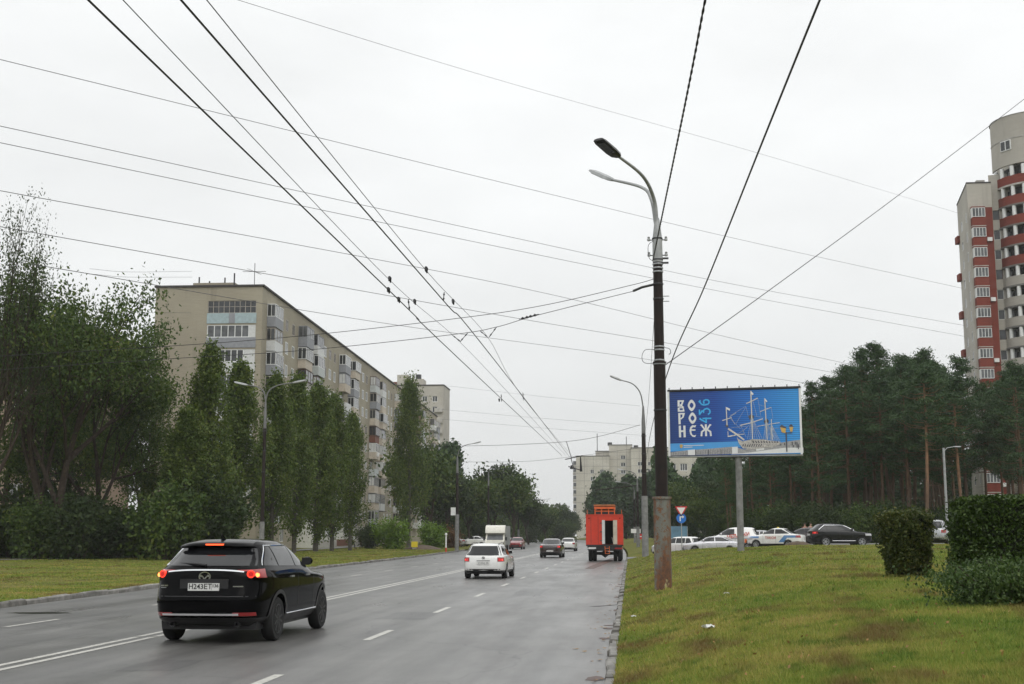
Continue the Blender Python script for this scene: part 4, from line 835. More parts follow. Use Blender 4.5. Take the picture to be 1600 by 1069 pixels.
# ---------------------------------------------------------------- poles and lamps
def lamp_head(parent, a, b, w=.28, h=.1, mat='steel_dark', glass=True, name='lamp_head'):
    a, b = Vector(a), Vector(b); f = (b - a); ln = f.length; f.normalize(); s = f.cross(Vector((0, 0, 1))).normalized(); u = s.cross(f); mb = MB()
    prof = [(-.05, .35, .5), (.06, .85, .9), (.3, 1, 1), (.85, 1, .85), (1.0, .85, .5)]
    rows = []
    for t, kw, kh in prof:
        c = a + f * ln * t; rows.append([c + s * (w / 2 * kw * x) + u * (h * kh * y) for x, y in ((-1, -.35), (-.7, -.5), (.7, -.5), (1, -.35), (.8, .4), (.3, .6), (-.3, .6), (-.8, .4))])
    vs = [p for r_ in rows for p in r_]; n = 8; fs = [(i * n + j, i * n + (j + 1) % n, (i + 1) * n + (j + 1) % n, (i + 1) * n + j) for i in range(4) for j in range(n)] + [tuple(range(n))[::-1], tuple(range(4 * n, 5 * n))]
    mb._add(vs, fs); o = mb.build(name, M[mat], parent, True, True, 35)
    if glass:
        g = MB(); c0, c1 = a + f * ln * .3, a + f * ln * .9; dn = u * (-h * .54); k = w * .36; g._add([c0 - s * k + dn, c0 + s * k + dn, c1 + s * k * .9 + dn, c1 - s * k * .9 + dn] + [c0 - s * k + dn * .8, c0 + s * k + dn * .8, c1 + s * k * .9 + dn * .8, c1 - s * k * .9 + dn * .8], [(0, 1, 2, 3), (0, 4, 5, 1), (1, 5, 6, 2), (2, 6, 7, 3), (3, 7, 4, 0)]); g.build('lamp_lens', M['steel'] if mat == 'pole_grey' else M['pane_dark'], o)
    return o
def curve_pts(pts, n=14):            # smooth arc through control points (Catmull-Rom)
    p = [Vector(q) for q in pts]; p = [p[0] * 2 - p[1]] + p + [p[-1] * 2 - p[-2]]; o = []
    for i in range(1, len(p) - 2):
        for k in range(n):
            t = k / n; o.append(.5 * ((2 * p[i]) + (p[i + 1] - p[i - 1]) * t + (2 * p[i - 1] - 5 * p[i] + 4 * p[i + 1] - p[i + 2]) * t * t + (3 * p[i] - p[i - 1] - 3 * p[i + 1] + p[i + 2]) * t ** 3))
    o.append(p[-2]); return o
# near pole with the rusty sleeve
pb = on_lawn(1036.5, 921); YP = pb.y
def near_pole():
    px2m = pb.length / F; zz = lambda py: P(1030, py, YP).z - pb.z; t = thing('lamp_post', 'nearest dark brown lamp post with thick rusty peeling sleeve at its foot', 'lamp post', (pb.x, pb.y, pb.z - .02))
    r0 = 13.3 * px2m; zs = zz(777)
    mb = MB(); prof = [(r0 * 1.02, -.2), (r0, .1), (r0 * .99, zs * .5), (r0 * .985, zs - .04)]; mb.lathe(prof, 28); mb.build('rusty_sleeve', M['rusty_sleeve'], t, True)
    MB().lathe([(r0 * 1.1, zs - .04), (r0 * 1.12, zs - .02), (r0 * 1.1, zs + .03), (r0 * .8, zs + .035)], 28).build('sleeve_rim', M['rusty_sleeve'], t, True)
    z1, z2 = zz(566), zz(408); r1, r2 = 9.6 * px2m, 7.9 * px2m
    MB().lathe([(r1 * 1.02, zs), (r1, zs + .2), (r1 * .97, z1)], 24).build('lower_tube', M['pole_brown'], t, True)
    MB().lathe([(r1 * 1.08, z1 - .03), (r1 * 1.1, z1), (r1 * 1.08, z1 + .03)], 24).build('tube_joint', M['pole_brown'], t, True)
    MB().lathe([(r2 * 1.03, z1), (r2, z1 + .1), (r2 * .93, z2)], 24).build('upper_tube', M['pole_brown'], t, True)
    z3, z4 = zz(372), zz(343); MB().lathe([(r2 * 1.02, z2 - .02), (r2 * .98, z3), (r2 * .5, z4), (r2 * .42, z4 + .06)], 20).build('grey_head', M['pole_grey'], t, True)
    for py, m_ in ((405, 'steel_dark'), (412, 'steel'), (418, 'steel'), (424, 'steel'), (443, 'steel_dark'), (466, 'steel_dark'), (541, 'steel'), (546, 'steel'), (562, 'steel'), (568, 'steel'), (640, 'steel_dark'), (372, 'steel_dark')):
        z = zz(py); rr_ = (r1 if py > 566 else r2) * 1.06; MB().lathe([(rr_, z - .02), (rr_ * 1.03, z), (rr_, z + .02)], 20).build('clamp_band', M[m_], t, True)
    for py, n in ((374, 2), (398, 2)):
        for sx in (-1, 1):
            x = sx * (r2 + .1); MB().cyl((sx * r2 * .9, 0, zz(py)), (x, 0, zz(py)), .015, None, 6).build('insulator_arm', M['steel_dark'], t); MB().lathe([(.02, -.03), (.045, -.02), (.045, .03), (.03, .05), (.04, .08), (.02, .1)], 10, (x, 0, zz(py))).build('insulator', M['pole_grey'], t, True)
    for py in (403, 410): MB().box(r2 * .5, r2 + .16, -.03, .03, zz(py) - .02, zz(py) + .025).build('bracket', M['steel_dark'], t)
    for py in (462, 470): MB().box(r2 * .5, r2 + .16, -.015, .015, zz(py) - .01, zz(py) + .012).build('bracket', M['steel'], t)
    L0 = lambda px, py, Y: P(px, py, Y) - t.location
    MB().tube([L0(1024, 444, YP), L0(1003, 449, YP), L0(989, 455, YP)], .035, 8).build('span_arm', M['steel_dark'], t)
    MB().tube(curve_pts([L0(1023, 546, YP - .3), L0(1008, 547, YP - .2), L0(1003, 558, YP - .2), L0(1007, 567, YP - .2), L0(1022, 568, YP - .3)], 6), .008, 5).build('cable_loop', M['wire'], t)
    MB().tube(curve_pts([L0(1038, 543, YP), L0(1046, 545, YP), L0(1048, 551, YP), L0(1045, 554, YP)], 5), .012, 5).build('hook', M['steel'], t)
    MB().tube(curve_pts([L0(1021, 376, YP - .2), L0(1013, 384, YP - .2), L0(1014, 402, YP - .2), L0(1020, 408, YP - .2)], 6), .008, 5).build('cable_loop', M['wire'], t)
    for pts, hd, wd in (([(1026, 350, 0), (1022, 312, -.15), (1004, 275, -.8), (962, 241, -1.7)], ((965, 244, -1.68), (935, 218, -2.5)), .36), ([(1025, 350, 0), (1018, 312, .1), (1003, 293, .5), (953, 280, 1.5)], ((956, 281, 1.45), (925, 267, 2.2)), .30)):
        arm = [L0(a, b, YP + c) for a, b, c in pts]; cp = curve_pts(arm, 8); MB().tube(cp, list(np.linspace(.062, .038, len(cp))), 10).build('lamp_arm', M['pole_grey'], t, True)
        (a, b, c), (d, e, f) = hd; lamp_head(t, L0(a, b, YP + c), L0(d, e, YP + f), wd, .12, 'steel_dark' if c < 0 else 'pole_grey')
near_pole()
def street_pole(label, px, Y, top_py, arms, low=.3, dark='pole_brown', lowm='pole_concrete', r=.17, group='lamp posts along the street', box=False, lh='pole_grey'):
    b = at(px, Y); h = P(px, top_py, Y).z - b[2]; t = thing('lamp_post', label, 'lamp post', (b[0], b[1], b[2] - .03), 0, group)
    MB().lathe([(r * 1.35, -.2), (r * 1.28, h * low)], 14).build('post_foot', M[lowm], t, True); MB().lathe([(r * 1.0, h * low - .02), (r * .8, h * .82)], 14).build('post_tube', M[dark], t, True)
    MB().lathe([(r * .82, h * .815), (r * .75, h * .9), (r * .35, h)], 12).build('post_head', M['pole_mid'], t, True)
    for k in (.55, .68, .8): MB().lathe([(r * 1.02, h * k - .03), (r * 1.05, h * k), (r * 1.02, h * k + .03)], 12).build('clamp_band', M['steel_dark'], t, True)
    if box: MB().box(-r - .5, -r + .03, -.2, .1, h * .37, h * .37 + .85).build('junction_box', M['white_frame'], t)
    for (dx, dy, dz) in arms:
        s = 1 if dx > 0 else -1; cp = curve_pts([(0, 0, h - .1), (dx * .12, dy * .12, h + dz * .5), (dx * .45, dy * .45, h + dz * .85), (dx, dy, h + dz)], 6); MB().tube(cp, list(np.linspace(.045, .032, len(cp))), 8).build('lamp_arm', M['pole_mid'], t, True)
        d = Vector((dx, dy, dz * .35)).normalized(); e = cp[-1]; lamp_head(t, e - d * .05, e + d * .75, .3, .12, lh)
    return t
street_pole('second lamp post on the right with grey foot, beyond the rusty one', 1008, 86, 634, [(-1.5, -.3, 1.75)], .4, r=.165)
t2 = bpy.context.scene.objects[-1]
street_pole('left lamp post with two spread arms in front of the poplars', 409, 76, 622, [(-1.25, 0, .85), (1.75, 0, .95)], .25, 'pole_brown', 'pole_concrete', .115)
street_pole('second left lamp post with white box, single arm toward the road', 714, 140, 712, [(1.9, -.2, 1.35)], .38, r=.17, box=True)
street_pole('third left lamp post behind the box truck', 763, 185, 738, [(2.1, 0, 1.1)], .3, r=.16)
street_pole('far left lamp post with curved pale arm right of the box truck', 810, 245, 775, [(3.0, 0, 1.6)], .3, r=.16)
street_pole('distant left lamp post above the dark sedan', 838, 300, 788, [(2.6, 0, 1.2)], .3, r=.16)
street_pole('most distant left lamp post near the end of the road', 866, 370, 795, [(2.6, 0, 1.2)], .3, r=.16)
street_pole('distant right lamp post beyond the side street', 997, 150, 748, [(-1.6, 0, 1.0), (-1.4, .6, .6)], .3, r=.15)
street_pole('slim distant right lamp post left of the sign cluster', 992, 205, 765, [(-2.2, 0, 1.2)], .3, r=.14)
# pale post by the wood with a small lamp
b = at(1481, 112); t = thing('pale_post', 'slim pale lamp post in front of the pines above the hedges', 'lamp post', b); h = P(1481, 700, 112).z - b[2]
MB().lathe([(.12, 0), (.1, h)], 12).build('post_tube', M['pole_grey'], t, True); MB().tube([(0, 0, h - .3), (.3, 0, h), (.9, 0, h + .1)], .04, 6).build('lamp_arm', M['pole_grey'], t); lamp_head(t, (.85, 0, h + .1), (1.45, 0, h + .1), .25, .1, 'pole_grey')
# ---------------------------------------------------------------- wires
def wire(label, pts, r=.012, name='overhead_wire', cat='wire', group='overhead wires', mat='wire', n=16, twist=False):
    cp = curve_pts(pts, n)
    if twist:
        c2 = []
        L_ = 0
        full = curve_pts(pts, 90)
        for k in range(2):
            mb_pts = []
            L_ = 0
            for i, p in enumerate(full):
                if i: L_ += (p - full[i - 1]).length
                q = L_ / .5 * 6.283 + k * 3.14; mb_pts.append(p + Vector((math.cos(q), 0, math.sin(q))) * r * .7)
            c2.append(mb_pts)
        mb = MB()
        for c in c2: mb.tube(c, r, 5)
    else: mb = MB().tube(cp, r, 5)
    return tag(mb.build(name, M[mat], None, True), label, cat, group)
def ext(a, b, k): a, b = Vector(a), Vector(b); return a + (a - b) * k
zc = 6.35
wire('left thick trolley contact wire, leftmost of the four converging wires', [G(60, -75, zc), G(138, 0, zc), G(640, 485, zc), G(708, 552, zc - .02), P(878, 712, 86)], .011, 'trolley_wire', 'wire', 'trolley wires')
wire('second thick trolley contact wire, third from left at the top edge', [G(217, -75, zc), G(283, 0, zc), G(693, 470, zc), G(765, 553, zc - .02), P(890, 714, 86)], .011, 'trolley_wire', 'wire', 'trolley wires')
wire('thin carrying wire, second from left at the top edge', [P(120, -75, 9.1), G(192, 0, 6.6), G(609, 438, 6.55), P(718, 534, YP), G(812, 633, 6.5), P(884, 712, 86)], .0055, 'carrying_wire', 'wire', 'trolley wires')
wire('thin carrying wire, rightmost of the four converging wires', [P(262, -75, 9.1), G(323, 0, 6.6), G(666, 423, 6.55), P(762, 527, YP), G(818, 622, 6.5), P(893, 712, 86)], .0055, 'carrying_wire', 'wire', 'trolley wires')
def ins(label, a, b, r=.022):
    a, b = Vector(a), Vector(b); mb = MB().tube([a, b], .010, 5); t = tag(mb.build('wire_hanger', M['wire'], None), label, 'hanger', 'trolley wire hangers')
    for q in (.25, .75): MB().tube([a.lerp(b, q - .1), a.lerp(b, q), a.lerp(b, q + .1)], [r * .6, r, r * .6], 6).build('insulator', M['wire'], t)
ins('short vertical hanger on the left pair of trolley wires', G(638, 468, 6.56), G(640, 485, zc)); ins('short vertical hanger on the right pair of trolley wires', G(694, 457, 6.56), G(693, 470, zc))
for (a, b), lab in zip((((707, 524), (720, 534)), ((731, 520), (719, 534)), ((750, 517), (762, 527)), ((776, 511), (764, 527))), ('leftmost arm of the left V hanger', 'right arm of the left V hanger', 'left arm of the right V hanger', 'rightmost arm of the right V hanger')): ins(lab + ' under the span wire', P(*a, YP), P(*b, YP))
for a, b, lab in (((783, 616), (784, 628), 'small far hanger on the left trolley wires'), ((817, 613), (818, 626), 'small far hanger on the right trolley wires')): ins(lab, P(*a, 45), P(*b, 45))
for k, (px, py, z) in enumerate(((607, 455, zc), (623, 470, zc), (609, 438, 6.55), (648, 473, 6.55), (666, 423, 6.55), (708, 473, 6.55), (780, 626, 6.4))):
    p = G(px, py, z); tag(MB().tube([p + Vector((0, -.08, -.03)), p + Vector((0, -.03, .05)), p + Vector((0, .03, .05)), p + Vector((0, .08, -.03))], [.012, .03, .03, .012], 6).build('wire_clamp', M['wire'], None), 'small dark clamp on the trolley wires', 'clamp', 'clamps on the trolley wires')
wire('upper span wire from the near lamp post sagging to the left', [P(1022, 436, YP), P(985, 446, YP), P(850, 477, YP), P(719, 497, YP), P(480, 524, YP), P(263, 541, YP), P(-60, 560, YP)], .009, 'span_wire', 'wire', 'span wires')
wire('lower span wire carrying the trolley hangers', [P(990, 455, YP), P(838, 493, YP), P(776, 511, YP), P(706, 523, YP), P(480, 547, YP), P(260, 561, YP), P(-60, 582, YP)], .009, 'span_wire', 'wire', 'span wires')
a, b = P(842, 491, YP), P(811, 499, YP); t = tag(MB().tube([a, b], .012, 5).build('strain_insulator', M['wire'], None), 'dark strain insulator chain on the span wire left of the near lamp post', 'insulator')
for q in (.2, .42, .6, .82): c = a.lerp(b, q); MB().tube([c - (b - a) * .07, c, c + (b - a) * .07], [.015, .045, .015], 7).build('insulator', M['wire'], t)
wire('twisted black cable running from top edge to the near lamp post', [P(1122, -90, 15.6), P(1102, 0, 17), P(1085, 90, 18.8), P(1064, 195, 21.5), P(1032, 350, 28.5), P(1021, 404, YP - .2)], .012, 'twisted_cable', 'cable', 'cables on the lamp posts', 'wire', 16, True)
wire('thick black cable sloping steeply past the near lamp post', [P(1322, -95, 12.2), P(1281, 0, 13), P(1190, 225, 17), P(1100, 450, 25), P(1046, 574, 33), P(1018, 670, 60), P(1009, 722, 86)], .014, 'power_cable', 'cable', 'cables on the lamp posts')
wire('straight grey wire from the near lamp post up to the right edge', [P(1040, 570, YP), P(1200, 455, YP + 6), P(1400, 308, YP + 13), P(1600, 155, YP + 20), P(1680, 90, YP + 23)], .013, 'stay_wire', 'wire', 'cables on the lamp posts')
wire('thin wire dropping from the near lamp post to the second one', [P(1022, 500, YP), P(1012, 640, 55), P(1005, 700, 85.8)], .007, 'thin_cable', 'cable', 'cables on the lamp posts')
cross = [((330, -16), (372, 0), (800, 131), (1180, 238), (1497, 333), 'faint highest'), ((-40, 83), (0, 93), (800, 289), (1150, 373), (1510, 452), 'second highest'), ((-40, 189), (0, 197), (800, 371), (1150, 445), (1520, 511), 'third highest'), ((-40, 215), (0, 223), (800, 390), (1150, 460), (1520, 528), 'fourth highest'),
         ((-40, 291), (0, 298), (800, 447), (1150, 530), (1400, 585), 'third lowest'), ((-40, 349), (50, 363), (800, 496), (1100, 546), (1400, 600), 'second lowest'), ((60, 415), (140, 428), (620, 508), (1000, 560), (1300, 605), 'lowest')]
for i, (a, b, c, d, e, lab) in enumerate(cross):
    Ys = [68, 70, 120, 165, 200]
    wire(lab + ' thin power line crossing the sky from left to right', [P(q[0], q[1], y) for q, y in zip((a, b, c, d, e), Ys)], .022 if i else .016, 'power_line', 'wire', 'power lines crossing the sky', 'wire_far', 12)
wire('far span wire from the second right lamp post to the left', [P(1000, 664, 86), P(940, 681, 86), P(885, 690, 86), P(800, 695, 88), P(715, 697, 92), P(640, 697, 96)], .014, 'span_wire', 'wire', 'span wires')
wire('lower far span wire ending above the far white block', [P(1000, 700, 140), P(900, 713, 140), P(820, 721, 140), P(715, 722, 140)], .016, 'span_wire', 'wire', 'span wires')
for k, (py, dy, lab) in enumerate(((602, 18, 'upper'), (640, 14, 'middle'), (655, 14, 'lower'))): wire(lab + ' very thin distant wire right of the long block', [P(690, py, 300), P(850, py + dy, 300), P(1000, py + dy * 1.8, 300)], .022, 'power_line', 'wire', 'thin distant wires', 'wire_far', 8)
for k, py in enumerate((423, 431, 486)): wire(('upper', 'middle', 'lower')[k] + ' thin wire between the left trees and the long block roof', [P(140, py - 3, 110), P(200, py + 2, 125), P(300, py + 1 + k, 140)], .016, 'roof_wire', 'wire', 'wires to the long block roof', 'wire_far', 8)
# far bracket and hangers of the trolley line
p = P(893, 715, 86); t = tag(MB().tube([P(883, 718, 86), P(910, 712, 86)], .035, 6).build('wire_bracket', M['wire'], None), 'dark trolley wire bracket in front of the far white block', 'bracket')
MB().tube([P(885, 690, 86), P(893, 716, 86)], .022, 5).build('drop_rod', M['wire'], t); MB().tube([P(888, 729, 86), P(908, 735, 86)], .035, 6).build('lower_arm', M['wire'], t); MB().tube([P(892, 715, 86), P(896, 731, 86)], .03, 6).build('rod', M['wire'], t); MB().tube([P(907, 714, 86), P(908, 737, 86)], [.04, .1], 6).build('insulator', M['wire'], t); MB().tube([P(893, 727, 86), P(893, 733, 86)], [.06, .13], 6).build('insulator', M['wire'], t)
p = P(960, 761, 150); tag(MB().tube([P(930, 766, 150), P(1000, 758, 150)], .07, 6).build('bracket_arm', M['pole_brown'], None), 'long horizontal bracket arm left of the second right lamp post', 'bracket')
# ---------------------------------------------------------------- billboard
def billboard():
    YB = 60; c = P(1147, 660, YB); g0 = zR(c.x, YB); zb, zt = P(1147, 711, YB).z, P(1147, 610, YB).z; th = R(-10); Wd = (P(1248.5, 660, YB).x - P(1044, 660, YB).x) / math.cos(th); Hb = zt - zb
    t = thing('billboard', 'large blue billboard with sailing ship and white city lettering on a grey post', 'billboard', (c.x, YB, g0), th)
    zb -= g0; zt -= g0; pxm = YB / F
    MB().lathe([(5.2 * pxm, -.3), (5.0 * pxm, zb)], 18, (.15, .12, 0)).build('post', M['pole_concrete'], t, True)
    MB().box(-1.4, 1.7, -.02, .26, zb - .1, zb - .003).build('post_head', M['steel_dark'], t); MB().box(-Wd / 2, Wd / 2, -.06, .3, zb, zt).build('panel', M['steel_dark'], t)
    w = .07
    fr = MB(); 
    for (x0, x1, z0, z1) in ((-Wd / 2 - .02, -Wd / 2 + w, zb - .02, zt + .02), (Wd / 2 - w, Wd / 2 + .02, zb - .02, zt + .02)): fr.box(x0, x1, -.10, -.061, z0, z1)
    fr.build('side_frame', M['white_frame'], t); MB().box(-Wd / 2 - .02, Wd / 2 + .02, -.12, .32, zt + .021, zt + .1).build('top_rail', M['steel_dark'], t); MB().box(-Wd / 2 - .02, Wd / 2 + .02, -.12, .32, zb - .075, zb - .021).build('bottom_rail', M['steel'], t)
    for k in range(12): x = -Wd / 2 + .05 + (Wd - .1) * k / 11; MB().cyl((x, 0, zt + .1), (x, 0, zt + .2), .025, None, 6).build('rail_spike', M['steel_dark'], t)
    m = Mat('print_blue'); cc = m.coord(); sp = m.n('ShaderNodeSeparateXYZ'); m.l(cc, sp.inputs[0]); f = m.rng(sp.outputs['X'], -Wd / 2, Wd / 2, 0, 1)
    b = m.ramp(f, [(0, (.018, .055, .22)), (.35, (.012, .075, .36)), (.65, (.02, .19, .62)), (1, (.05, .36, .82))]); wv = m.n('ShaderNodeTexWave', wave_type='BANDS', bands_direction='Z'); wv.inputs['Scale'].default_value = 3.4; wv.inputs['Distortion'].default_value = .6; wv.inputs['Detail'].default_value = 0; m.l(m.coord((.06, 1, 1)), wv.inputs['Vector'])
    m.col(m.mix(b, (.6, .62, .68), m.rng(wv.outputs['Fac'], .2, .9, 0, 1), 'MULTIPLY')); m.set(Roughness=.45); M['print_blue'] = m.m
    plain('print_lightblue', (.07, .32, .7), .5, 0, .06); plain('print_rig', (.42, .46, .52), .5, 0, .3, 9); plain('print_mast', (.6, .58, .55), .5, 0, .25, 12); plain('print_cyan', (.05, .42, .82), .5, 0, .04); plain('print_white', (.72, .73, .74), .5, 0, .05); plain('print_grey', (.33, .33, .34), .5, 0, .3, 14); plain('print_mid', (.42, .4, .38), .5, 0, .45, 20); plain('print_dark', (.07, .07, .085), .5, 0, .2); plain('print_amber', (.6, .38, .1), .5, 0, .15)
    U = lambda x: -Wd / 2 + w + (x - 38) / 1970 * (Wd - 2 * w); V = lambda y: zb + .01 + (1052 - y) / 992 * (Hb - .02)
    lay = [0]
    def face(mb, pts, d=None):
        lay[0] += 1; y = -.066 - (d or 0) - lay[0] * .00006; mb.poly([(U(a), y, V(b_)) for a, b_ in pts])
    def bar(mb, a, b_, wd, d=0, w2=None):
        dx, dy = b_[0] - a[0], b_[1] - a[1]; l = math.hypot(dx, dy) or 1; nx, ny = -dy / l, dx / l; w2 = wd if w2 is None else w2
        face(mb, [(a[0] + nx * wd / 2, a[1] + ny * wd / 2), (b_[0] + nx * w2 / 2, b_[1] + ny * w2 / 2), (b_[0] - nx * w2 / 2, b_[1] - ny * w2 / 2), (a[0] - nx * wd / 2, a[1] - ny * wd / 2)], d)
    def path(mb, pts, wd, d=0):
        for a, b_ in zip(pts, pts[1:]): bar(mb, a, b_, wd, d)
    def done(mb, name, mat): return mb.build(name, M[mat], t, False, False)
    mb = MB(); face(mb, [(38, 60), (2008, 60), (2008, 1052), (38, 1052)]); done(mb, 'print_sky', 'print_blue')
    mb = MB(); face(mb, [(38, 865), (1080, 850), (1120, 940), (1000, 945), (300, 975), (38, 990)], .001); done(mb, 'print_water', 'print_lightblue')
    X4 = lambda pts: [(x + 972, y) for x, y in pts]
    mb = MB(); face(mb, [(38, 1000), (300, 972), (620, 955), (985, 930)] + X4([(100, 950), (200, 975), (700, 870), (740, 880), (1060, 835), (1075, 1030), (0, 1040)]) + [(38, 1052)], .002); done(mb, 'print_quay', 'print_grey')
    mb = MB(); face(mb, X4([(200, 1030), (790, 960), (1075, 960), (1075, 1040), (0, 1045), (0, 1038)]), .003); done(mb, 'print_paving', 'print_white')
    mb = MB()
    for x in (430, 625, 815): bar(mb, (x, 965), (x, 1050), 12, .003)
    for k in range(36): x = 60 + k * 26; bar(mb, (x, 1000 - k * 1.2), (x, 1045), 4, .003)
    done(mb, 'print_railing', 'print_dark')
    mb = MB(); face(mb, [(310, 968), (418, 962), (418, 1048), (310, 1048)], .004); face(mb, X4([(12, 935), (98, 930), (98, 1030), (12, 1035)]), .004); face(mb, X4([(375, 920), (495, 910), (495, 985), (375, 1000)]), .004); face(mb, X4([(605, 905), (635, 905), (635, 945), (605, 950)]), .004); done(mb, 'print_pillars', 'print_white')
    # letters
    def letter(strokes, polys=()):
        mb = MB()
        for a, b_, wd in strokes: bar(mb, a, b_, wd, .004)
        for p in polys: face(mb, p, .004)
        done(mb, 'letter', 'print_white')
    def lens(x0, x1, y0, y1, wd):
        cx_, cyv = (x0 + x1) / 2, (y0 + y1) / 2; o = []; n = 22
        def pt(q, k): s, c_ = math.sin(q), math.cos(q); return (cx_ + k * (x1 - x0) / 2 * s * abs(s) ** .2, cyv - (k * .92 + .08 * (k == 1)) * (y1 - y0) / 2 * (c_ * (.55 + .45 * abs(c_))))
        r_o = [pt(q, 1) for q in np.linspace(0, 2 * math.pi, n + 1)]; r_i = [pt(q, 1 - 2 * wd / (x1 - x0)) for q in np.linspace(0, 2 * math.pi, n + 1)]
        mb = MB()
        for i in range(n): face(mb, [r_o[i], r_o[i + 1], r_i[i + 1], r_i[i]], .004)
        done(mb, 'letter', 'print_white')
    letter([((180, 190), (180, 290), 32), ((180, 203), (265, 203), 24), ((180, 306), (180, 370), 30), ((180, 358), (268, 358), 24)], [[(265, 191), (245, 250), (220, 290), (190, 300), (215, 262), (232, 205)], [(200, 248), (225, 262), (268, 305), (235, 303), (200, 272)], [(268, 368), (245, 368), (240, 310), (262, 320)], [(180, 302), (255, 302), (255, 316), (180, 316)]])
    lens(320, 441, 185, 366, 30); lens(330, 451, 385, 566, 30)
    letter([((187, 390), (190, 566), 33), ((180, 402), (262, 402), 24)], [[(240, 392), (275, 392), (255, 460), (215, 492), (198, 480), (232, 450)]])
    letter([((192, 588), (193, 770), 34), ((262, 588), (264, 770), 34), ((200, 675), (256, 675), 26)])
    letter([((372, 660), (432, 660), 22)], [[(445, 585), (430, 620), (395, 615), (372, 640), (370, 700), (385, 735), (415, 745), (442, 735), (425, 770), (385, 765), (350, 725), (340, 670), (352, 615), (385, 585), (420, 590)]])
    letter([((593, 575), (594, 760), 30), ((522, 580), (575, 655), 24), ((662, 578), (612, 655), 24), ((580, 655), (530, 690), 26), ((606, 655), (660, 690), 26), ((530, 685), (522, 760), 28), ((660, 685), (668, 760), 28)], [[(505, 590), (520, 575), (540, 580), (525, 600)], [(648, 580), (668, 575), (682, 590), (660, 602)]])
    # the number, standing on its side
    def digit(pl, wd=22):
        mb = MB()
        for p in pl: path(mb, p, wd, .004)
        done(mb, 'digit', 'print_cyan')
    digit([[(492, 230), (520, 200)], [(500, 215), (535, 265), (580, 275), (640, 262), (655, 225), (630, 195), (585, 195), (565, 220), (575, 255)]])
    digit([[(500, 345), (500, 425), (545, 360), (570, 395)], [(560, 385), (570, 345), (620, 330), (660, 355), (662, 400), (630, 425)]])
    digit([[(500, 490), (610, 550)], [(600, 555), (600, 470)], [(545, 485), (680, 485)], [(500, 480), (550, 520)]])
    # emblem and small print
    mb = MB(); face(mb, [(185, 885), (215, 878), (232, 890), (228, 925), (208, 940), (188, 925)], .004); done(mb, 'print_emblem', 'print_amber'); mb = MB(); bar(mb, (245, 900), (555, 898), 9, .004); bar(mb, (245, 925), (380, 924), 9, .004); done(mb, 'print_small_text', 'print_white')
    # ship
    mb = MB(); face(mb, X4([(95, 800), (175, 850), (320, 820), (480, 825), (620, 850), (740, 865), (735, 900), (650, 940), (330, 975), (180, 960), (120, 890)]), .003); done(mb, 'ship_hull', 'print_mid')
    mb = MB()
    for k in range(9): path(mb, X4([(190 + k * 34, 895), (170 + k * 34, 935)]), 14, .004)
    for k in range(10): path(mb, X4([(330 + k * 40, 845 + k * 2), (345 + k * 40, 880)]), 18, .004)
    for a, b_ in (((270, 470), (360, 500)), ((500, 545), (580, 560))): face(mb, X4([(a[0], a[1]), (a[0] + 45, a[1] - 40), (b_[0], a[1]), (b_[0] - 20, a[1] + 45), (a[0] + 20, a[1] + 45)]), .005)
    face(mb, [(885, 590), (935, 590), (940, 625), (905, 625)], .005); done(mb, 'ship_detail', 'print_dark')
    mb = MB()
    for pl, wd in (([(320, 80), (325, 820)], 17), ([(525, 200), (545, 830)], 15), ([(615, 520), (620, 840)], 12), ([(140, 605), (300, 570), (490, 510)], 14), ([(245, 270), (330, 235), (420, 190)], 14), ([(450, 400), (540, 365), (620, 340)], 10), ([(400, 625), (560, 600), (740, 575)], 9), ([(-40, 650), (100, 750)], 26), ([(-50, 770), (100, 745), (200, 740)], 10), ([(100, 750), (200, 830)], 24), ([(95, 790), (120, 870), (190, 960)], 7)): path(mb, X4(pl), wd, .006)
    path(mb, [(912, 320), (918, 600)], 15, .006); path(mb, [(845, 525), (990, 480)], 13, .006); path(mb, [(930, 770), (928, 690)], 9, .006); path(mb, [(930, 775), (1040, 755)], 12, .006); done(mb, 'ship_masts', 'print_mast')
    mb = MB()
    for (tx, ty, bl, br, by) in ((325, 500, 250, 470, 815), (540, 570, 490, 660, 830), (615, 620, 590, 735, 860)):
        for k in range(7): path(mb, X4([(tx - 12 + k * 4, ty), (bl + (br - bl) * k / 6, by)]), 4.5, .005)
    for a, b_ in (((0, 450), (240, 310)), ((240, 320), (80, 580)), ((0, 500), (150, 660)), ((240, 320), (270, 470)), ((420, 190), (460, 470)), ((430, 290), (520, 320)), ((620, 340), (640, 520)), ((375, 470), (500, 490)), ((350, 240), (400, 470)), ((150, 600), (230, 790)), ((0, 640), (240, 620)), ((640, 660), (730, 660)), ((180, 700), (280, 600)), ((100, 740), (250, 640))): path(mb, X4([a, b_]), 3.5, .005)
    path(mb, [(985, 490), (1040, 590)], 6, .005); path(mb, [(960, 470), (1060, 410)], 7, .005); done(mb, 'ship_rigging', 'print_rig')
    mb = MB()
    face(mb, [(905, 312), (970, 345), (965, 375), (918, 350)], .006); face(mb, X4([(318, 70), (362, 125), (345, 145), (322, 120)]), .006); face(mb, X4([(524, 190), (565, 245), (555, 258), (530, 235)]), .006); done(mb, 'ship_flags', 'print_white')
    # lantern on the quay, people
    mb = MB(); path(mb, X4([(828, 720), (832, 1020)]), 18, .006); face(mb, X4([(735, 640), (765, 608), (835, 650), (830, 665)]), .006); face(mb, X4([(870, 635), (905, 600), (945, 640)]), .006); path(mb, X4([(800, 735), (920, 735)]), 12, .006); done(mb, 'print_lamp_post', 'print_dark')
    mb = MB(); face(mb, X4([(742, 645), (830, 668), (820, 735), (765, 725)]), .007); face(mb, X4([(878, 645), (938, 645), (922, 720), (893, 715)]), .007); done(mb, 'print_lamp_glass', 'print_amber')
    mb = MB()
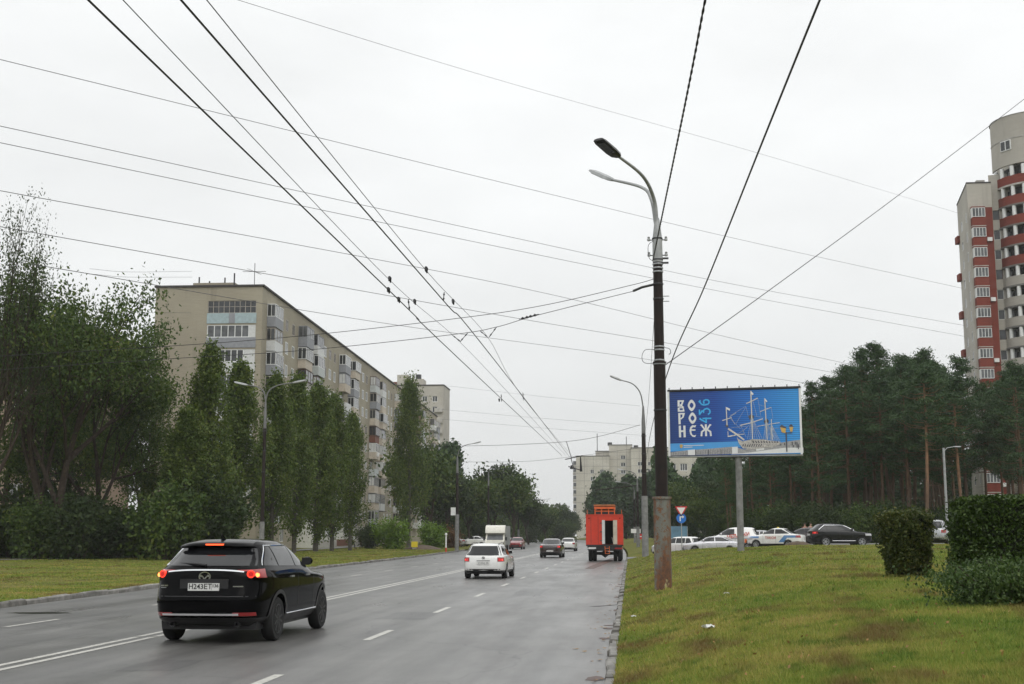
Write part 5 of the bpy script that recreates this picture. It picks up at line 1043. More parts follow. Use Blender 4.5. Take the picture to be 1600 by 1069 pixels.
    for (x, y, h) in ((915, 905, 35), (930, 945, 25), (800, 910, 22), (745, 915, 20), (985, 935, 60), (1005, 960, 50), (960, 900, 30)): path(mb, X4([(x, y - h), (x, y + h * .5)]), 13, .006)
    done(mb, 'print_people', 'print_dark')
billboard()
# ---------------------------------------------------------------- signs
def disc_pts(cx_, cz, r, n=28): return [(cx_ + r * math.cos(q), cz + r * math.sin(q)) for q in np.linspace(0, 2 * math.pi, n + 1)[:-1]]
def flat(parent, name, pts, y0, y1, mat): return MB().prism(pts, lambda p: (p[0], y0, p[1]), lambda p: (p[0], y1, p[1])).build(name, M[mat], parent)
b = at(1065, 92); t = thing('road_sign', 'give way triangle above blue turn arrow sign on a thin post', 'road sign', b); zt = P(1065, 797, 92).z - b[2]; zd = P(1066, 810, 92).z - b[2]
MB().cyl((0, 0, -.2), (0, 0, zt + .3), .035, None, 8).build('post', M['pole_grey'], t); tri = lambda s, c: [(-s, c + s * .58), (s, c + s * .58), (0, c - s * 1.15)]
q = flat(t, 'give_way_plate', tri(.44, zt), -.06, -.04, 'sign_red'); flat(q, 'plate_field', tri(.3, zt), -.066, -.061, 'sign_white')
q = flat(t, 'turn_plate', disc_pts(0, zd, .34), -.06, -.04, 'sign_blue'); flat(q, 'arrow', [(-.12, zd - .2), (-.04, zd - .2), (-.04, zd + .06), (.08, zd + .06), (.08, zd - .02), (.2, zd + .1), (.08, zd + .22), (.08, zd + .14), (-.12, zd + .14)], -.066, -.061, 'sign_white')
b = at(1000, 190); t = thing('direction_signs', 'small cluster of white and red signs beyond the second right lamp post', 'road sign', b); z = P(995, 833, 190).z - b[2]
MB().cyl((0, 0, -.2), (0, 0, z + .6), .05, None, 8).build('post', M['pole_grey'], t); MB().box(-1.3, .1, -.08, -.05, z, z + .6).build('sign_plate', M['sign_white'], t); flat(t, 'sign_disc', disc_pts(.1, z - .5, .4), -.1, -.06, 'sign_red'); MB().box(-.15, .35, -.12, -.101, z - .56, z - .44).build('sign_bar', M['sign_white'], t)
b = at(1058, 118); t = thing('blue_hoarding', 'small pale blue hoarding below the turn sign', 'hoarding', b); z = P(1058, 832, 118).z - b[2]; MB().box(-.9, .9, -.05, .05, .2, z + .55).build('panel', M['panel_sky'], t); MB().box(-.95, -.85, -.04, .04, -.3, z + .55).build('post', M['steel'], t); MB().box(.85, .95, -.04, .04, -.3, z + .55).build('post', M['steel'], t)
b = at(648, 150); t = thing('yellow_box', 'small yellow box sign between the two bright green bushes', 'box', b); z = P(648, 851, 150).z - b[2]; MB().box(-.35, .35, -.2, .2, z - .3, z + .35).build('box_body', M['sign_yellow'], t); MB().box(-.25, .25, -.12, .12, -.1, z - .3).build('stand', M['concrete'], t)
b = at(697, 128); t = thing('marker_post', 'short white and red marker post left of the second left lamp post', 'post', b)
for k in range(4): MB().cyl((0, 0, k * .42 - .02), (0, 0, k * .42 + .4), .075, None, 10).build('post_band', M['sign_white'] if k else M['sign_red'], t)
MB().cyl((0, 0, 1.66), (0, 0, 1.85), .14, .1, 10).build('post_cap', M['sign_white'], t)
b = at(660, 152); t = tag(MB().lathe([(2.6, -.1), (2.0, .15), (1.0, .4), (.1, .5)], 14).build('flower_mound', M['soil'], None, True), 'low brown flower mound between the bright green bushes', 'mound'); t.location = b
# ---------------------------------------------------------------- cars
def pchip(x, y, q):
    x, y, q = np.array(x, float), np.array(y, float), np.clip(np.array(q, float), x[0], x[-1]); h = np.diff(x); d = np.diff(y) / h; m = np.zeros_like(y); m[0], m[-1] = d[0], d[-1]
    for i in range(1, len(x) - 1):
        if d[i - 1] * d[i] > 0: w1, w2 = 2 * h[i] + h[i - 1], h[i] + 2 * h[i - 1]; m[i] = (w1 + w2) / (w1 / d[i - 1] + w2 / d[i])
    k = np.clip(np.searchsorted(x, q) - 1, 0, len(x) - 2); t = (q - x[k]) / h[k]
    return (2 * t ** 3 - 3 * t ** 2 + 1) * y[k] + (t ** 3 - 2 * t ** 2 + t) * h[k] * m[k] + (-2 * t ** 3 + 3 * t ** 2) * y[k + 1] + (t ** 3 - t ** 2) * h[k] * m[k + 1]
TPL = {
 'suv': [(.30, -2.28, 2.33, .84), (.42, -2.47, 2.42, .93), (.55, -2.53, 2.47, .955), (.72, -2.54, 2.48, .965), (.90, -2.50, 2.47, .97), (1.02, -2.47, 2.35, .968), (1.08, -2.46, 2.05, .965), (1.13, -2.45, 1.40, .955), (1.2, -2.43, 1.18, .935), (1.28, -2.36, 1.0, .895), (1.42, -2.17, .72, .835), (1.55, -1.98, .42, .765), (1.64, -1.86, .15, .70), (1.70, -1.76, -.12, .625), (1.735, -1.6, -.4, .5), (1.75, -1.3, -.6, .3)],
 'wagon': [(.22, -2.15, 2.2, .8), (.32, -2.33, 2.35, .88), (.5, -2.38, 2.38, .905), (.7, -2.37, 2.38, .91), (.82, -2.35, 2.25, .905), (.9, -2.33, 1.9, .9), (.95, -2.31, 1.4, .89), (1.0, -2.28, 1.2, .865), (1.12, -2.2, .95, .81), (1.25, -2.1, .68, .755), (1.38, -2.0, .38, .69), (1.45, -1.9, .15, .62), (1.49, -1.75, -.1, .5), (1.51, -1.4, -.4, .3)],
 'sedan': [(.2, -2.05, 2.05, .76), (.3, -2.2, 2.18, .84), (.5, -2.25, 2.22, .865), (.7, -2.25, 2.22, .87), (.82, -2.24, 2.1, .865), (.9, -2.22, 1.75, .86), (.96, -2.15, 1.3, .85), (1.0, -1.95, 1.1, .835), (1.03, -1.7, 1.0, .815), (1.12, -1.5, .82, .77), (1.25, -1.22, .55, .715), (1.36, -.98, .3, .65), (1.42, -.8, .1, .58), (1.45, -.6, -.1, .46), (1.465, -.4, -.2, .28)]}
PLAIN = dict(suv=dict(wb=1.465, wr=.375, sill=.42, belt=1.215, beltr=1.29, rail=1.62, rw=(1.30, 1.60), fw=(1.2, 1.62), pil=[-1.35, -.35, .62]),
             wagon=dict(wb=1.355, wr=.315, sill=.34, belt=.99, beltr=1.01, rail=1.40, rw=(1.0, 1.40), fw=(.99, 1.40), pil=[-1.25, -.3, .62]),
             sedan=dict(wb=1.3, wr=.30, sill=.32, belt=1.01, beltr=1.04, rail=1.37, rw=(1.05, 1.37), fw=(1.01, 1.37), pil=[-.85, -.2, .6]))
def make_car(name, label, cat, tpl, paint, loc, rz, sc=(1, 1, 1), lights='off', plate='', rim='rim_silver', clad='plastic_black', group=None, sidewin=True, rear=True, seg=9, side_from=None, boots=True):
    T = np.array(TPL[tpl]) * np.array([sc[2], sc[1], sc[1], sc[0]]); K = PLAIN[tpl]; sx, sy, sz = sc; wb = K['wb'] * sy; wr = K['wr']
    z0, z1 = T[0, 0], T[-1, 0]; belt = K['belt'] * sz
    def lv(z): return tuple(float(pchip(T[:, 0], T[:, i], [z])[0]) for i in (1, 2, 3))
    def nn(z): k = sstep(belt - .1, belt + .2, z); return 6.0 - 2.0 * k, 4.2 - 1.0 * k
    def ringp(z, th, front):
        yr, yf, w = lv(z); nr_, nf_ = nn(z); n = nf_ if front else nr_; yc, Lh = (yr + yf) / 2, (yf - yr) / 2
        x = w * math.sin(th) ** (2 / n); y = Lh * math.cos(th) ** (2 / n); return x, yc + (y if front else -y)
    def side_x(y, z):
        yr, yf, w = lv(z); nr_, nf_ = nn(z); yc, Lh = (yr + yf) / 2, (yf - yr) / 2; n = nf_ if y > yc else nr_; u = min(.999, abs((y - yc) / Lh)); return w * (1 - u ** n) ** (1 / n)
    def end_y(x, z, front=False):
        yr, yf, w = lv(z); nr_, nf_ = nn(z); n = nf_ if front else nr_; yc, Lh = (yr + yf) / 2, (yf - yr) / 2; u = min(.999, abs(x / w)); y = Lh * (1 - u ** n) ** (1 / n); return yc + (y if front else -y)
    t = thing(name, label, cat, loc, rz, group)
    def shell(za, zb, grow=0):
        zs = sorted(set([za, zb] + [z for z in T[:, 0] if za < z < zb] + list(np.linspace(za, zb, 26 if zb - za > .6 else 6)))); th = np.linspace(0, math.pi / 2, seg + 1); vs, fs = [], []
        for z in zs:
            half = [ringp(z, a, False) for a in th] + [ringp(z, a, True) for a in th[::-1][1:]]
            ring = half + [(-x, y) for x, y in half[-2:0:-1]]
            for x, y in ring: vs.append((x * (1 + grow), y * (1 + grow * .4), z))
        n = len(vs) // len(zs)
        for i in range(len(zs) - 1):
            for j in range(n): fs.append((i * n + j, i * n + (j + 1) % n, (i + 1) * n + (j + 1) % n, (i + 1) * n + j))
        fs.append(tuple(range(n))[::-1]); fs.append(tuple((len(zs) - 1) * n + j for j in range(n))); mb = MB(); mb._add(vs, fs); return mb
    cut = MB(); wmax = T[:, 3].max()
    for s in (-1, 1):
        for y in (-wb, wb): cut.lathe([(wr + .055, s * (wmax - .32)), (wr + .055, s * (wmax + .2))], 26, (0, y, wr), 'X')
    cm = cut.mesh('cut', M['plastic_black']); co = link('cut', cm)
    def cutmesh(mb, nm, mat, grow=0):
        o = link('tmp', mb.mesh(nm, M[mat], False)); md = o.modifiers.new('b', 'BOOLEAN'); md.object = co; md.solver = 'EXACT'; md.operation = 'DIFFERENCE'
        dg = bpy.context.evaluated_depsgraph_get(); me = bpy.data.meshes.new_from_object(o.evaluated_get(dg)); me.name = nm; bpy.data.objects.remove(o)
        me.materials.clear(); me.materials.append(M[mat]); me.polygons.foreach_set('material_index', [0] * len(me.polygons)); me.polygons.foreach_set('use_smooth', [True] * len(me.polygons)); me.set_sharp_from_angle(angle=R(32)); return link(nm, me, t)
    body = cutmesh(shell(K['sill'] * sz, z1), 'body', paint); cutmesh(shell(z0, K['sill'] * sz + .02, .004), 'lower_cladding', clad); bpy.data.objects.remove(co)
    # glass
    def patch_side(nm, ya, yb, za, zb, mat, parent, off=.006, n=6):
        o = None
        for s in (1, -1):
            rows = []
            for i in range(n + 1):
                z0_ = i / n; row = []
                for j in range(9):
                    f = j / 8; A = ya(0) if callable(ya) else ya; z = (za(f) if callable(za) else za); z = z + ((zb(f) if callable(zb) else zb) - z) * z0_
                    a = ya(z) if callable(ya) else ya; b = yb(z) if callable(yb) else yb; y = a + (b - a) * f; row.append((s * (side_x(y, z) + off), y, z))
                rows.append(row)
            MB().grid(rows).build(nm, M[mat], parent, True)
    rail = K['rail'] * sz; bf, br_ = K['belt'] * sz + .02, K['beltr'] * sz + .01
    ys_ = lambda z: lv(z)[0] + (.36 if tpl != 'sedan' else .22) * sy; yf_ = lambda z: lv(z)[1] - .16 * sy
    if sidewin:
        pil = [p * sy for p in K['pil']]; edges = [ys_, pil[0], pil[1], yf_] if tpl != 'sedan' else [ys_, pil[1], yf_]
        if side_from is not None: edges = [pil[1], yf_]
        tot0, tot1 = ys_(belt), yf_(belt)
        for k in range(len(edges) - 1):
            A, B = edges[k], edges[k + 1]; g = .028
            aa = (lambda z, A=A: (A(z) if callable(A) else A) + g); bb = (lambda z, B=B: (B(z) if callable(B) else B) - g)
            zc_ = lambda f, A=A, B=B: br_ + (bf - br_) * (((A(belt) if callable(A) else A) * (1 - f) + (B(belt) if callable(B) else B) * f) - tot0) / (tot1 - tot0)
            patch_side('side_window', aa, bb, zc_, rail, 'car_glass', t)
    def patch_end(nm, za, zb, front, mat, kx, off=.008, n=8, parent=t):
        rows = []
        for i in range(n + 1):
            z = za + (zb - za) * i / n; w = lv(z)[2]; row = []
            for j in range(13): x = (j / 12 * 2 - 1) * w * kx; y = end_y(x, z, front); row.append((x, y + (off if front else -off), z + off * .3))
            rows.append(row)
        return MB().grid(rows).build(nm, M[mat], parent, True)
    if rear: patch_end('rear_window', K['rw'][0] * sz, K['rw'][1] * sz, False, 'car_glass', .86)
    patch_end('windscreen', K['fw'][0] * sz + .03, K['fw'][1] * sz, True, 'car_glass', .88)
    # wheels
    wm = MB().lathe([(wr * .66, -.10), (wr * .93, -.105), (wr, -.07), (wr, .07), (wr * .93, .105), (wr * .66, .10)], 28, (0, 0, 0), 'X').mesh('wheel', M['rubber'], True)
    rm = MB(); rm.lathe([(wr * .66, .06), (wr * .68, .108), (wr * .62, .102), (wr * .58, .07), (.06, .075), (.05, .1), (.02, .105)], 24, (0, 0, 0), 'X')
    for k in range(5):
        q = 2 * math.pi * k / 5; c_, s_ = math.cos(q), math.sin(q); r1_ = wr * .63
        for e in (-.035, .035): rm._add([(.078, .05 * c_ - e * .5 * s_ + a * s_, .05 * s_ + e * .5 * c_ - a * c_) for a in (-.018, .018)] + [(.078, r1_ * c_ - e * 1.6 * s_ + a * s_, r1_ * s_ + e * 1.6 * c_ - a * c_) for a in (.018, -.018)] + [(.104, .05 * c_ - e * .5 * s_ + a * s_, .05 * s_ + e * .5 * c_ - a * c_) for a in (-.018, .018)] + [(.106, r1_ * c_ - e * 1.6 * s_ + a * s_, r1_ * s_ + e * 1.6 * c_ - a * c_) for a in (.018, -.018)], [(0, 1, 2, 3), (4, 5, 6, 7), (0, 1, 5, 4), (1, 2, 6, 5), (2, 3, 7, 6), (3, 0, 4, 7)])
    rme = rm.mesh('rim', M[rim], True, True, 30)
    for s in (-1, 1):
        for y in (-wb, wb):
            w_ = link('wheel', wm, t, (s * (wmax - .125), y, wr));
            if s < 0: w_.rotation_euler = (0, 0, math.pi)
            link('rim', rme, w_)
    MB().box(-wmax * .82, wmax * .82, -wb - .7 * sy, wb + .6, wr * .62, K['sill'] * sz + .1).build('underbody', M['plastic_black'], t)
    # mirrors, handles
    ym, zm = yf_(belt + .05) - .12 * sy, belt + .09
    for s in (-1, 1):
        xm = side_x(ym, zm); mb = MB(); mb.lathe([(.02, -.07), (.075, -.06), (.1, 0), (.09, .05), (.03, .075)], 10, (0, 0, 0)); mb.v = [(s * (xm + .17) + v[0] * 1.15, ym + v[2] * .7, zm + .02 + v[1] * .8) for v in mb.v]; q = mb.build('mirror', M[paint], t, True); MB().cyl((s * (xm - .02), ym, zm - .03), (s * (xm + .12), ym, zm), .025, .02, 6).build('mirror_arm', M['plastic_black'], q)
        MB().grid([[(s * (xm + .17 + a * .09), ym - .052, zm + .02 + b * .065) for a in (-1, 1)] for b in (-1, 1)]).build('mirror_glass', M['car_glass'], q)
        for y in ((-.75 * sy, .28 * sy) if tpl != 'sedan' else (-.6 * sy, .3 * sy)): zh = belt - .13; MB().cbox((s * (side_x(y, zh) + .014), y, zh), .03, .19, .028).build('door_handle', M[paint if rim == 'rim_silver' else 'steel'], t)
        for y in (.72 * sy, -.32 * sy): MB().grid([[(s * (side_x(y + e, z) + .003), y + e, z) for e in (-.006, .006)] for z in np.linspace(K['sill'] * sz + .05, belt, 6)]).build('door_seam', M['plastic_black'], t)
    ctx = dict(t=t, lv=lv, ringp=ringp, side_x=side_x, end_y=end_y, patch_end=patch_end, patch_side=patch_side, sz=sz, sy=sy, K=K, wb=wb, wr=wr)
    def corner_light(nm, za, zb, ta, tb, mat, front=False, parent=t, off=.008, n=8, shape=None):
        for s in (1, -1):
            rows = []
            for i in range(5):
                row = []
                for j in range(n + 1):
                    f = j / n; lo, hi = (za, zb) if shape is None else (za + (zb - za) * shape(f)[0], za + (zb - za) * shape(f)[1]); z = lo + (hi - lo) * i / 4; th = ta + (tb - ta) * f; x, y = ringp(z, th, front); row.append((s * (x + off * math.sin(th)), y + (off if front else -off) * math.cos(th), z))
                rows.append(row)
            MB().grid(rows).build(nm, M[mat], parent, True)
    ctx['corner_light'] = corner_light
    # head- and tail-lights of the plain cars
    if tpl != 'suv' or side_from == 'plain' or rim == 'rim_silver':
        lz = belt - .12; corner_light('tail_light', lz - .13 * sz, lz + .05 * sz, .28, .95, 'lens_red');
        if lights == 'on': corner_light('tail_lamp', lz - .105 * sz, lz + .0 * sz, .36, .62, 'tail_glow', False, t, .014); corner_light('tail_bulb', lz - .085 * sz, lz - .02 * sz, .62, .74, 'brake_glow', False, t, .015)
        zf = (.62 if tpl != 'suv' else .82) * sz; corner_light('headlight', zf, zf + .16 * sz, .5, 1.05, 'lens_clear', True)
        z = .52 * sz if tpl == 'sedan' else (.68 * sz if tpl == 'wagon' else .9 * sz); py_ = end_y(0, z) - .012; pl = MB().box(-.27, .27, py_ - .012, py_, z - .06, z + .06).build('number_plate', M['plate_white'], t)
        if plate:
            o = link('plate_text', text_mesh(plate, .1, M['print_black'], 'plate_text'), pl); o.location = (0, py_ - .0135, z); o.rotation_euler = (R(90), 0, 0)
        zg = .45 * sz; yg = end_y(0, zg, True) + .01; MB().box(-.5, .5, yg - .05, yg, zg - .07, zg + .09).build('grille', M['plastic_black'], t)
        zb_ = .36 * sz; rows = []
        q = MB(); 
        rows = [[((j / 10 * 2 - 1) * .7, end_y((j / 10 * 2 - 1) * .7, z_) - .012, z_) for j in range(11)] for z_ in (z0 + .06, z0 + .2 * sz)]; MB().grid(rows).build('bumper_insert', M['plastic_black'], t, True)
    return ctx
# ---- the black SUV in front
def hero():
    c = make_car('black_suv', 'black SUV with lit brake lights driving away in the centre-left lane', 'car', 'suv', 'paint_black', (-7.1, 23.87, .0), R(-1.2), (1.04, 1.02, 1), 'brake', '', 'rim_dark', 'plastic_black', None, True, True, 14)
    t, lv, ey, sxx = c['t'], c['lv'], c['end_y'], c['side_x']
    def strip_end(nm, z, x0, x1, h, mat, off=.02, dip=0, n=16, parent=t):
        mb = MB(); rows = []
        for k in (0, 1, 2, 3):
            row = []
            for j in range(n + 1):
                f = j / n; x = x0 + (x1 - x0) * f; zz = z + dip * (1 - (2 * abs(f - .5)) ** 3) if dip else z; zz += (-h / 2 if k in (0, 1) else h / 2); y = ey(x, zz); row.append((x, y - (off if k in (1, 2) else .001), zz))
            rows.append(row)
        return mb.grid(rows).build(nm, M[mat], parent, True, True, 30)
    strip_end('chrome_strip', 1.205, -.66, .66, .022, 'chrome', .02, .03); strip_end('bumper_chrome', .50, -.70, .62, .03, 'chrome_lit', .035); strip_end('bumper_crease', .70, -.86, .86, .03, 'paint_black', .03); strip_end('bumper_lower', .40, -.80, .80, .09, 'plastic_black', .015); strip_end('hatch_seam', .80, -.86, .86, .012, 'plastic_black', .003)
    # spoiler, third brake light, wiper, fin
    mb = MB(); rows = []
    for k, (z, o) in enumerate(((1.60, .02), (1.635, .17), (1.66, .20), (1.70, .15), (1.745, -.25))): rows.append([((j / 12 * 2 - 1) * (.70 - k * .035), ey(min(.6, abs((j / 12 * 2 - 1) * .6)), min(z, 1.70)) - o, z - .012 * (j / 6 - 1) ** 2) for j in range(13)])
    sp = mb.grid(rows).build('spoiler', M['paint_black'], t, True, True, 60); y = ey(0, 1.66) - .205; MB().box(-.16, .16, y - .006, y + .03, 1.642, 1.668).build('brake_light', M['brake_core2'], sp)
    MB().tube([(-.02, ey(0, 1.31) - .03, 1.315), (-.25, ey(-.25, 1.335) - .035, 1.335), (-.52, ey(-.52, 1.36) - .03, 1.345)], [.022, .018, .008], 6).build('rear_wiper', M['plastic_black'], t)
    mb = MB(); mb.poly([(0, -1.75, 1.72), (0, -1.5, 1.745), (0, -1.72, 1.83), (0, -1.76, 1.82)]); mb.M = Matrix.Translation((.012, 0, 0)); mb.poly([(0, -1.75, 1.72), (0, -1.5, 1.745), (0, -1.72, 1.83), (0, -1.76, 1.82)]); mb.M = None; mb.f += [(0, 1, 5, 4), (1, 2, 6, 5), (2, 3, 7, 6), (3, 0, 4, 7)]; mb.mi += [0] * 4; mb.build('roof_fin', M['paint_black'], t)
    # lamps: dark red housing, glowing ring and core, thin red tail toward the middle
    c['corner_light']('tail_light', 1.10, 1.25, .22, 1.02, 'lens_red', False, t, .010, 12, lambda f: (.75 - .75 * sstep(.25, .6, f), .9 + .1 * f))
    def disc(nm, s, th, z, r, mat, off, inner=0):
        x, y = c['ringp'](z, th, False); n = Vector((math.sin(th) * .75, -math.cos(th), 0)).normalized(); a = n.cross(Vector((0, 0, 1))).normalized(); cc = Vector((x, y, z)) + n * off; pts = []
        mb = MB(); k = 18
        for i in range(k):
            q0, q1 = 6.2832 * i / k, 6.2832 * (i + 1) / k
            f = lambda q, rr_, d: cc + n * d + a * rr_ * math.cos(q) + Vector((0, 0, rr_ * .95 * math.sin(q)))
            for (ra, rb, da, db) in (((inner, r, .012, .012), (r, r * 1.05, .012, -.03)) ): mb.quad(f(q0, ra, da), f(q1, ra, da), f(q1, rb, db), f(q0, rb, db))
        mb.v = [(v[0] * s, v[1], v[2]) for v in mb.v]; mb.build(nm, M[mat], t)
    for s in (1, -1):
        disc('lamp_ring', s, .50, 1.165, .066, 'brake_glow', .012, .046); disc('lamp_bulb', s, .50, 1.165, .044, 'tail_glow', .013, 0); disc('brake_lamp', s, .70, 1.15, .036, 'brake_core', .012, 0)
        th = .34 if s > 0 else .34
        x0 = .55 * s; rows = [[(s * (.52 + f * .34), ey(.52 + f * .34, zz) - .014, zz) for f in np.linspace(0, 1, 7)] for zz in (.475, .535)]; MB().grid(rows).build('reflector', M['lens_red'], t, True)
    # plate, emblem, badges, exhaust
    z = .955; y = ey(0, z) - .015; rec = MB().box(-.42, .42, y + .012, y + .03, z - .13, z + .13).build('plate_recess', M['plastic_black'], t); pl = MB().box(-.27, .27, y - .012, y + .012, z - .062, z + .062).build('number_plate', M['plate_white'], t)
    o = link('plate_text', text_mesh('Н243ЕТ', .118, M['print_black'], 'plate_text', .002), pl); o.location = (-.055, y - .0145, z + .002); o.rotation_euler = (R(90), 0, 0); o = link('plate_region', text_mesh('136', .075, M['print_black'], 'plate_region', .0015), pl); o.location = (.205, y - .0145, z + .018); o.rotation_euler = (R(90), 0, 0)
    MB().box(.142, .146, y - .014, y - .012, z - .055, z + .055).build('plate_divider', M['print_black'], pl)
    z = 1.125; y = ey(0, z) - .02; mb = MB(); k = 26
    for i in range(k):
        q0, q1 = 6.2832 * i / k, 6.2832 * (i + 1) / k; f = lambda q, r_, d: (r_ * 1.15 * math.cos(q), y + d, z + r_ * .92 * math.sin(q)); mb.quad(f(q0, .072, 0), f(q1, .072, 0), f(q1, .092, 0), f(q0, .092, 0)); mb.quad(f(q0, .092, 0), f(q1, .092, 0), f(q1, .094, .03), f(q0, .094, .03))
    wing = [(-.088, .022), (-.05, .03), (-.02, .0), (0, -.028), (.02, .0), (.05, .03), (.088, .022), (.07, -.012), (.045, -.002), (.0, -.062), (-.045, -.002), (-.07, -.012)]
    mb.poly([(a, y - .003, z + b) for a, b in wing[:4] + [wing[9], wing[10], wing[11]]]); mb.poly([(a, y - .003, z + b) for a, b in [wing[3], wing[4], wing[5], wing[6], wing[7], wing[8], wing[9]]]); mb.build('emblem', M['chrome'], t, False, False)
    for (xa, xb, za, zb, m_) in ((-.78, -.72, .965, .985, 'chrome'), (-.70, -.64, .965, .985, 'chrome'), (-.76, -.66, .935, .948, 'steel'), (.50, .68, .955, .972, 'chrome')): yy = ey((xa + xb) / 2, za) - .012; MB().box(xa, xb, yy, yy + .012, za, zb).build('badge', M[m_], t)
    for s in (-1, 1): MB().lathe([(.045, -.12), (.048, .0), (.036, .0), (.034, -.1)], 14, (0, 0, 0)).build('exhaust', M['steel_dark'], t, True); o = S.objects[-1]; 
    ex = [o for o in t.children if o.name.startswith('exhaust')]
    for o, s in zip(ex, (-1, 1)): o.location = (s * .56, ey(.56, .4) + .02, .335); o.rotation_euler = (R(90), 0, 0)
    # window surround, sill strip, arch flares
    K = c['K']; zt = lambda y: 1.635
    for s in (1, -1):
        yr0 = lambda z: lv(z)[0] + .34; yf0 = lambda z: lv(z)[1] - .13; top = []
        for f in np.linspace(0, 1, 14): z = 1.30 + (1.635 - 1.30) * f; top.append((yr0(z), z))
        for f in np.linspace(.05, 1, 14): a, b = yr0(1.635), yf0(1.635); top.append((a + (b - a) * f, 1.635))
        for f in np.linspace(.1, 1, 12): z = 1.635 - (1.635 - 1.24) * f; top.append((yf0(z), z))
        MB().tube([(s * (sxx(y, z) + .006), y, z) for y, z in top], .011, 6).build('window_trim', M['chrome'], t, True)
        MB().tube([(s * (sxx(y, .43) + .012), y, .44) for y in np.linspace(-1.0, 1.0, 12)], .012, 6).build('sill_trim', M['chrome'], t, True)
        MB().grid([[(s * (sxx(y, z) + .012), y, z) for y in np.linspace(-1.03, 1.03, 10)] for z in (.30, .42)]).build('sill_panel', M['panel_sill'], t, True)
        for y0 in (-c['wb'], c['wb']):
            rows = []
            for rr_ in (.435, .505):
                rows.append([(s * (sxx(max(-2.45, min(2.35, y0 + rr_ * math.cos(q))), max(.32, .375 + rr_ * math.sin(q))) + .014), y0 + rr_ * math.cos(q), .375 + rr_ * math.sin(q)) for q in np.linspace(-.1, math.pi + .1, 20)])
            MB().grid(rows).build('arch_flare', M['plastic_black'], t, True)
hero()
def rides(X, Y): return gz(X, Y) + .03 if X > XR(Y) else 0.0
c = make_car('white_wagon', 'white estate car with lit tail lights following the lane ahead of the black SUV', 'car', 'wagon', 'paint_white', (-6.1, 56.3, 0), R(-1.0), (1, 1, .97), 'on', 'о125ху 36', 'rim_silver', 'plastic_black')
t = c['t']; z = .86; y = c['end_y'](0, z) - .012
mb = MB()
for i in range(20):
    q0, q1 = 6.2832 * i / 20, 6.2832 * (i + 1) / 20; mb.quad((.052 * math.cos(q0), y, z + .052 * math.sin(q0)), (.052 * math.cos(q1), y, z + .052 * math.sin(q1)), (.066 * math.cos(q1), y, z + .066 * math.sin(q1)), (.066 * math.cos(q0), y, z + .066 * math.sin(q0)))
for a, b in (((-.035, .03), (-.012, -.045)), ((-.012, -.045), (0, -.012)), ((0, -.012), (.012, -.045)), ((.012, -.045), (.035, .03)), ((-.016, .045), (0, .006)), ((0, .006), (.016, .045))): mb.tube([(a[0], y - .002, z + a[1]), (b[0], y - .002, z + b[1])], .006, 4)
mb.build('emblem', M['steel_dark'], t, False, False)
for s in (-1, 1): MB().tube([(s * .58, -1.75, 1.43), (s * .6, -1.2, 1.49), (s * .58, -.1, 1.49), (s * .55, .2, 1.43)], .018, 6).build('roof_rail', M['steel_dark'], t, True)
MB().box(-.28, .28, c['end_y'](0, .76) - .02, c['end_y'](0, .76) - .008, .745, .765).build('hatch_handle', M['steel_dark'], t)
make_car('brown_sedan', 'dark brown sedan with red tail lights ahead of the white estate', 'car', 'sedan', 'paint_brown', (-6.4, 106.5, 0), R(-2), (1.03, 1, 1.04), 'on', 'к471мр 36', 'rim_silver', 'plastic_black')
make_car('far_sedan', 'distant white sedan ahead of the dark brown sedan', 'car', 'sedan', 'paint_white', (-7.0, 148, 0), R(-2), (1, 1, 1.02), 'off', '', 'rim_silver', 'plastic_black')
make_car('maroon_car', 'small maroon oncoming car right of the white box truck', 'car', 'sedan', 'paint_maroon', (XP(808, 165), 165, 0), R(178), (1, 1, 1.05), 'off', '', 'rim_silver', 'plastic_black')
for px, Y, p, lab in ((704, 176, 'paint_silver', 'silver parked car left of the second left lamp post'), (741, 182, 'paint_white', 'white parked car right of the second left lamp post'), (786, 250, 'paint_white', 'distant white parked car behind the box truck')): make_car('parked_car', lab, 'car', 'sedan', p, (XP(px, Y), Y, .2), R(80), (1, 1, 1), 'off', '', 'rim_silver', 'plastic_black', 'cars parked on the left verge')
def side_car(name, label, tpl, paint, px, Y, rz, sc, **k):
    X = XP(px, Y); return make_car(name, label, 'car', tpl, paint, (X, Y, gz(X, Y) + .035), R(rz), sc, k.pop('lights', 'off'), k.pop('plate', ''), 'rim_silver', k.pop('clad', 'plastic_black'), 'cars on the side street', **k)
side_car('white_hatchback', 'white hatchback seen from behind right of the rusty pole', 'wagon', 'paint_white', 1058, 100.5, 62, (.97, .84, 1.0))
side_car('silver_coupe', 'low silver white coupe in front of the lettered van', 'sedan', 'paint_pearl', 1112, 98, 88, (1.02, .98, .9))
vc = side_car('lettered_van', 'white van with slanted red lettering behind the coupe', 'wagon', 'paint_white', 1143, 102.5, 84, (1.0, .92, 1.2), side_from=1, rear=True)
t = vc['t']; o = link('van_lettering', text_mesh('ЧЕЛАЛКИ', .36, M['print_red'], 'van_lettering', .012), t); o.location = (-(vc['side_x'](-.7, 1.12) + .03), -.55, 1.17); o.rotation_euler = (R(80), R(-9), R(-90))
o2 = MB().grid([[(-(vc['side_x'](y, z) + .012), y, z) for y in np.linspace(1.2, 1.9, 6)] for z in (.85, 1.02)]).build('orange_stripe', M['paint_orange'], t); MB().grid([[(-(vc['side_x'](y, z) + .012), y, z) for y in np.linspace(-1.9, -1.0, 8)] for z in (.62, .9)]).build('orange_stripe', M['paint_orange'], t)
MB().grid([[(-(vc['side_x'](y, z) + .011), y, z) for y in np.linspace(-1.9, 0, 8)] for z in (.92, .97)]).build('grey_stripe', M['panel_grey'], t)
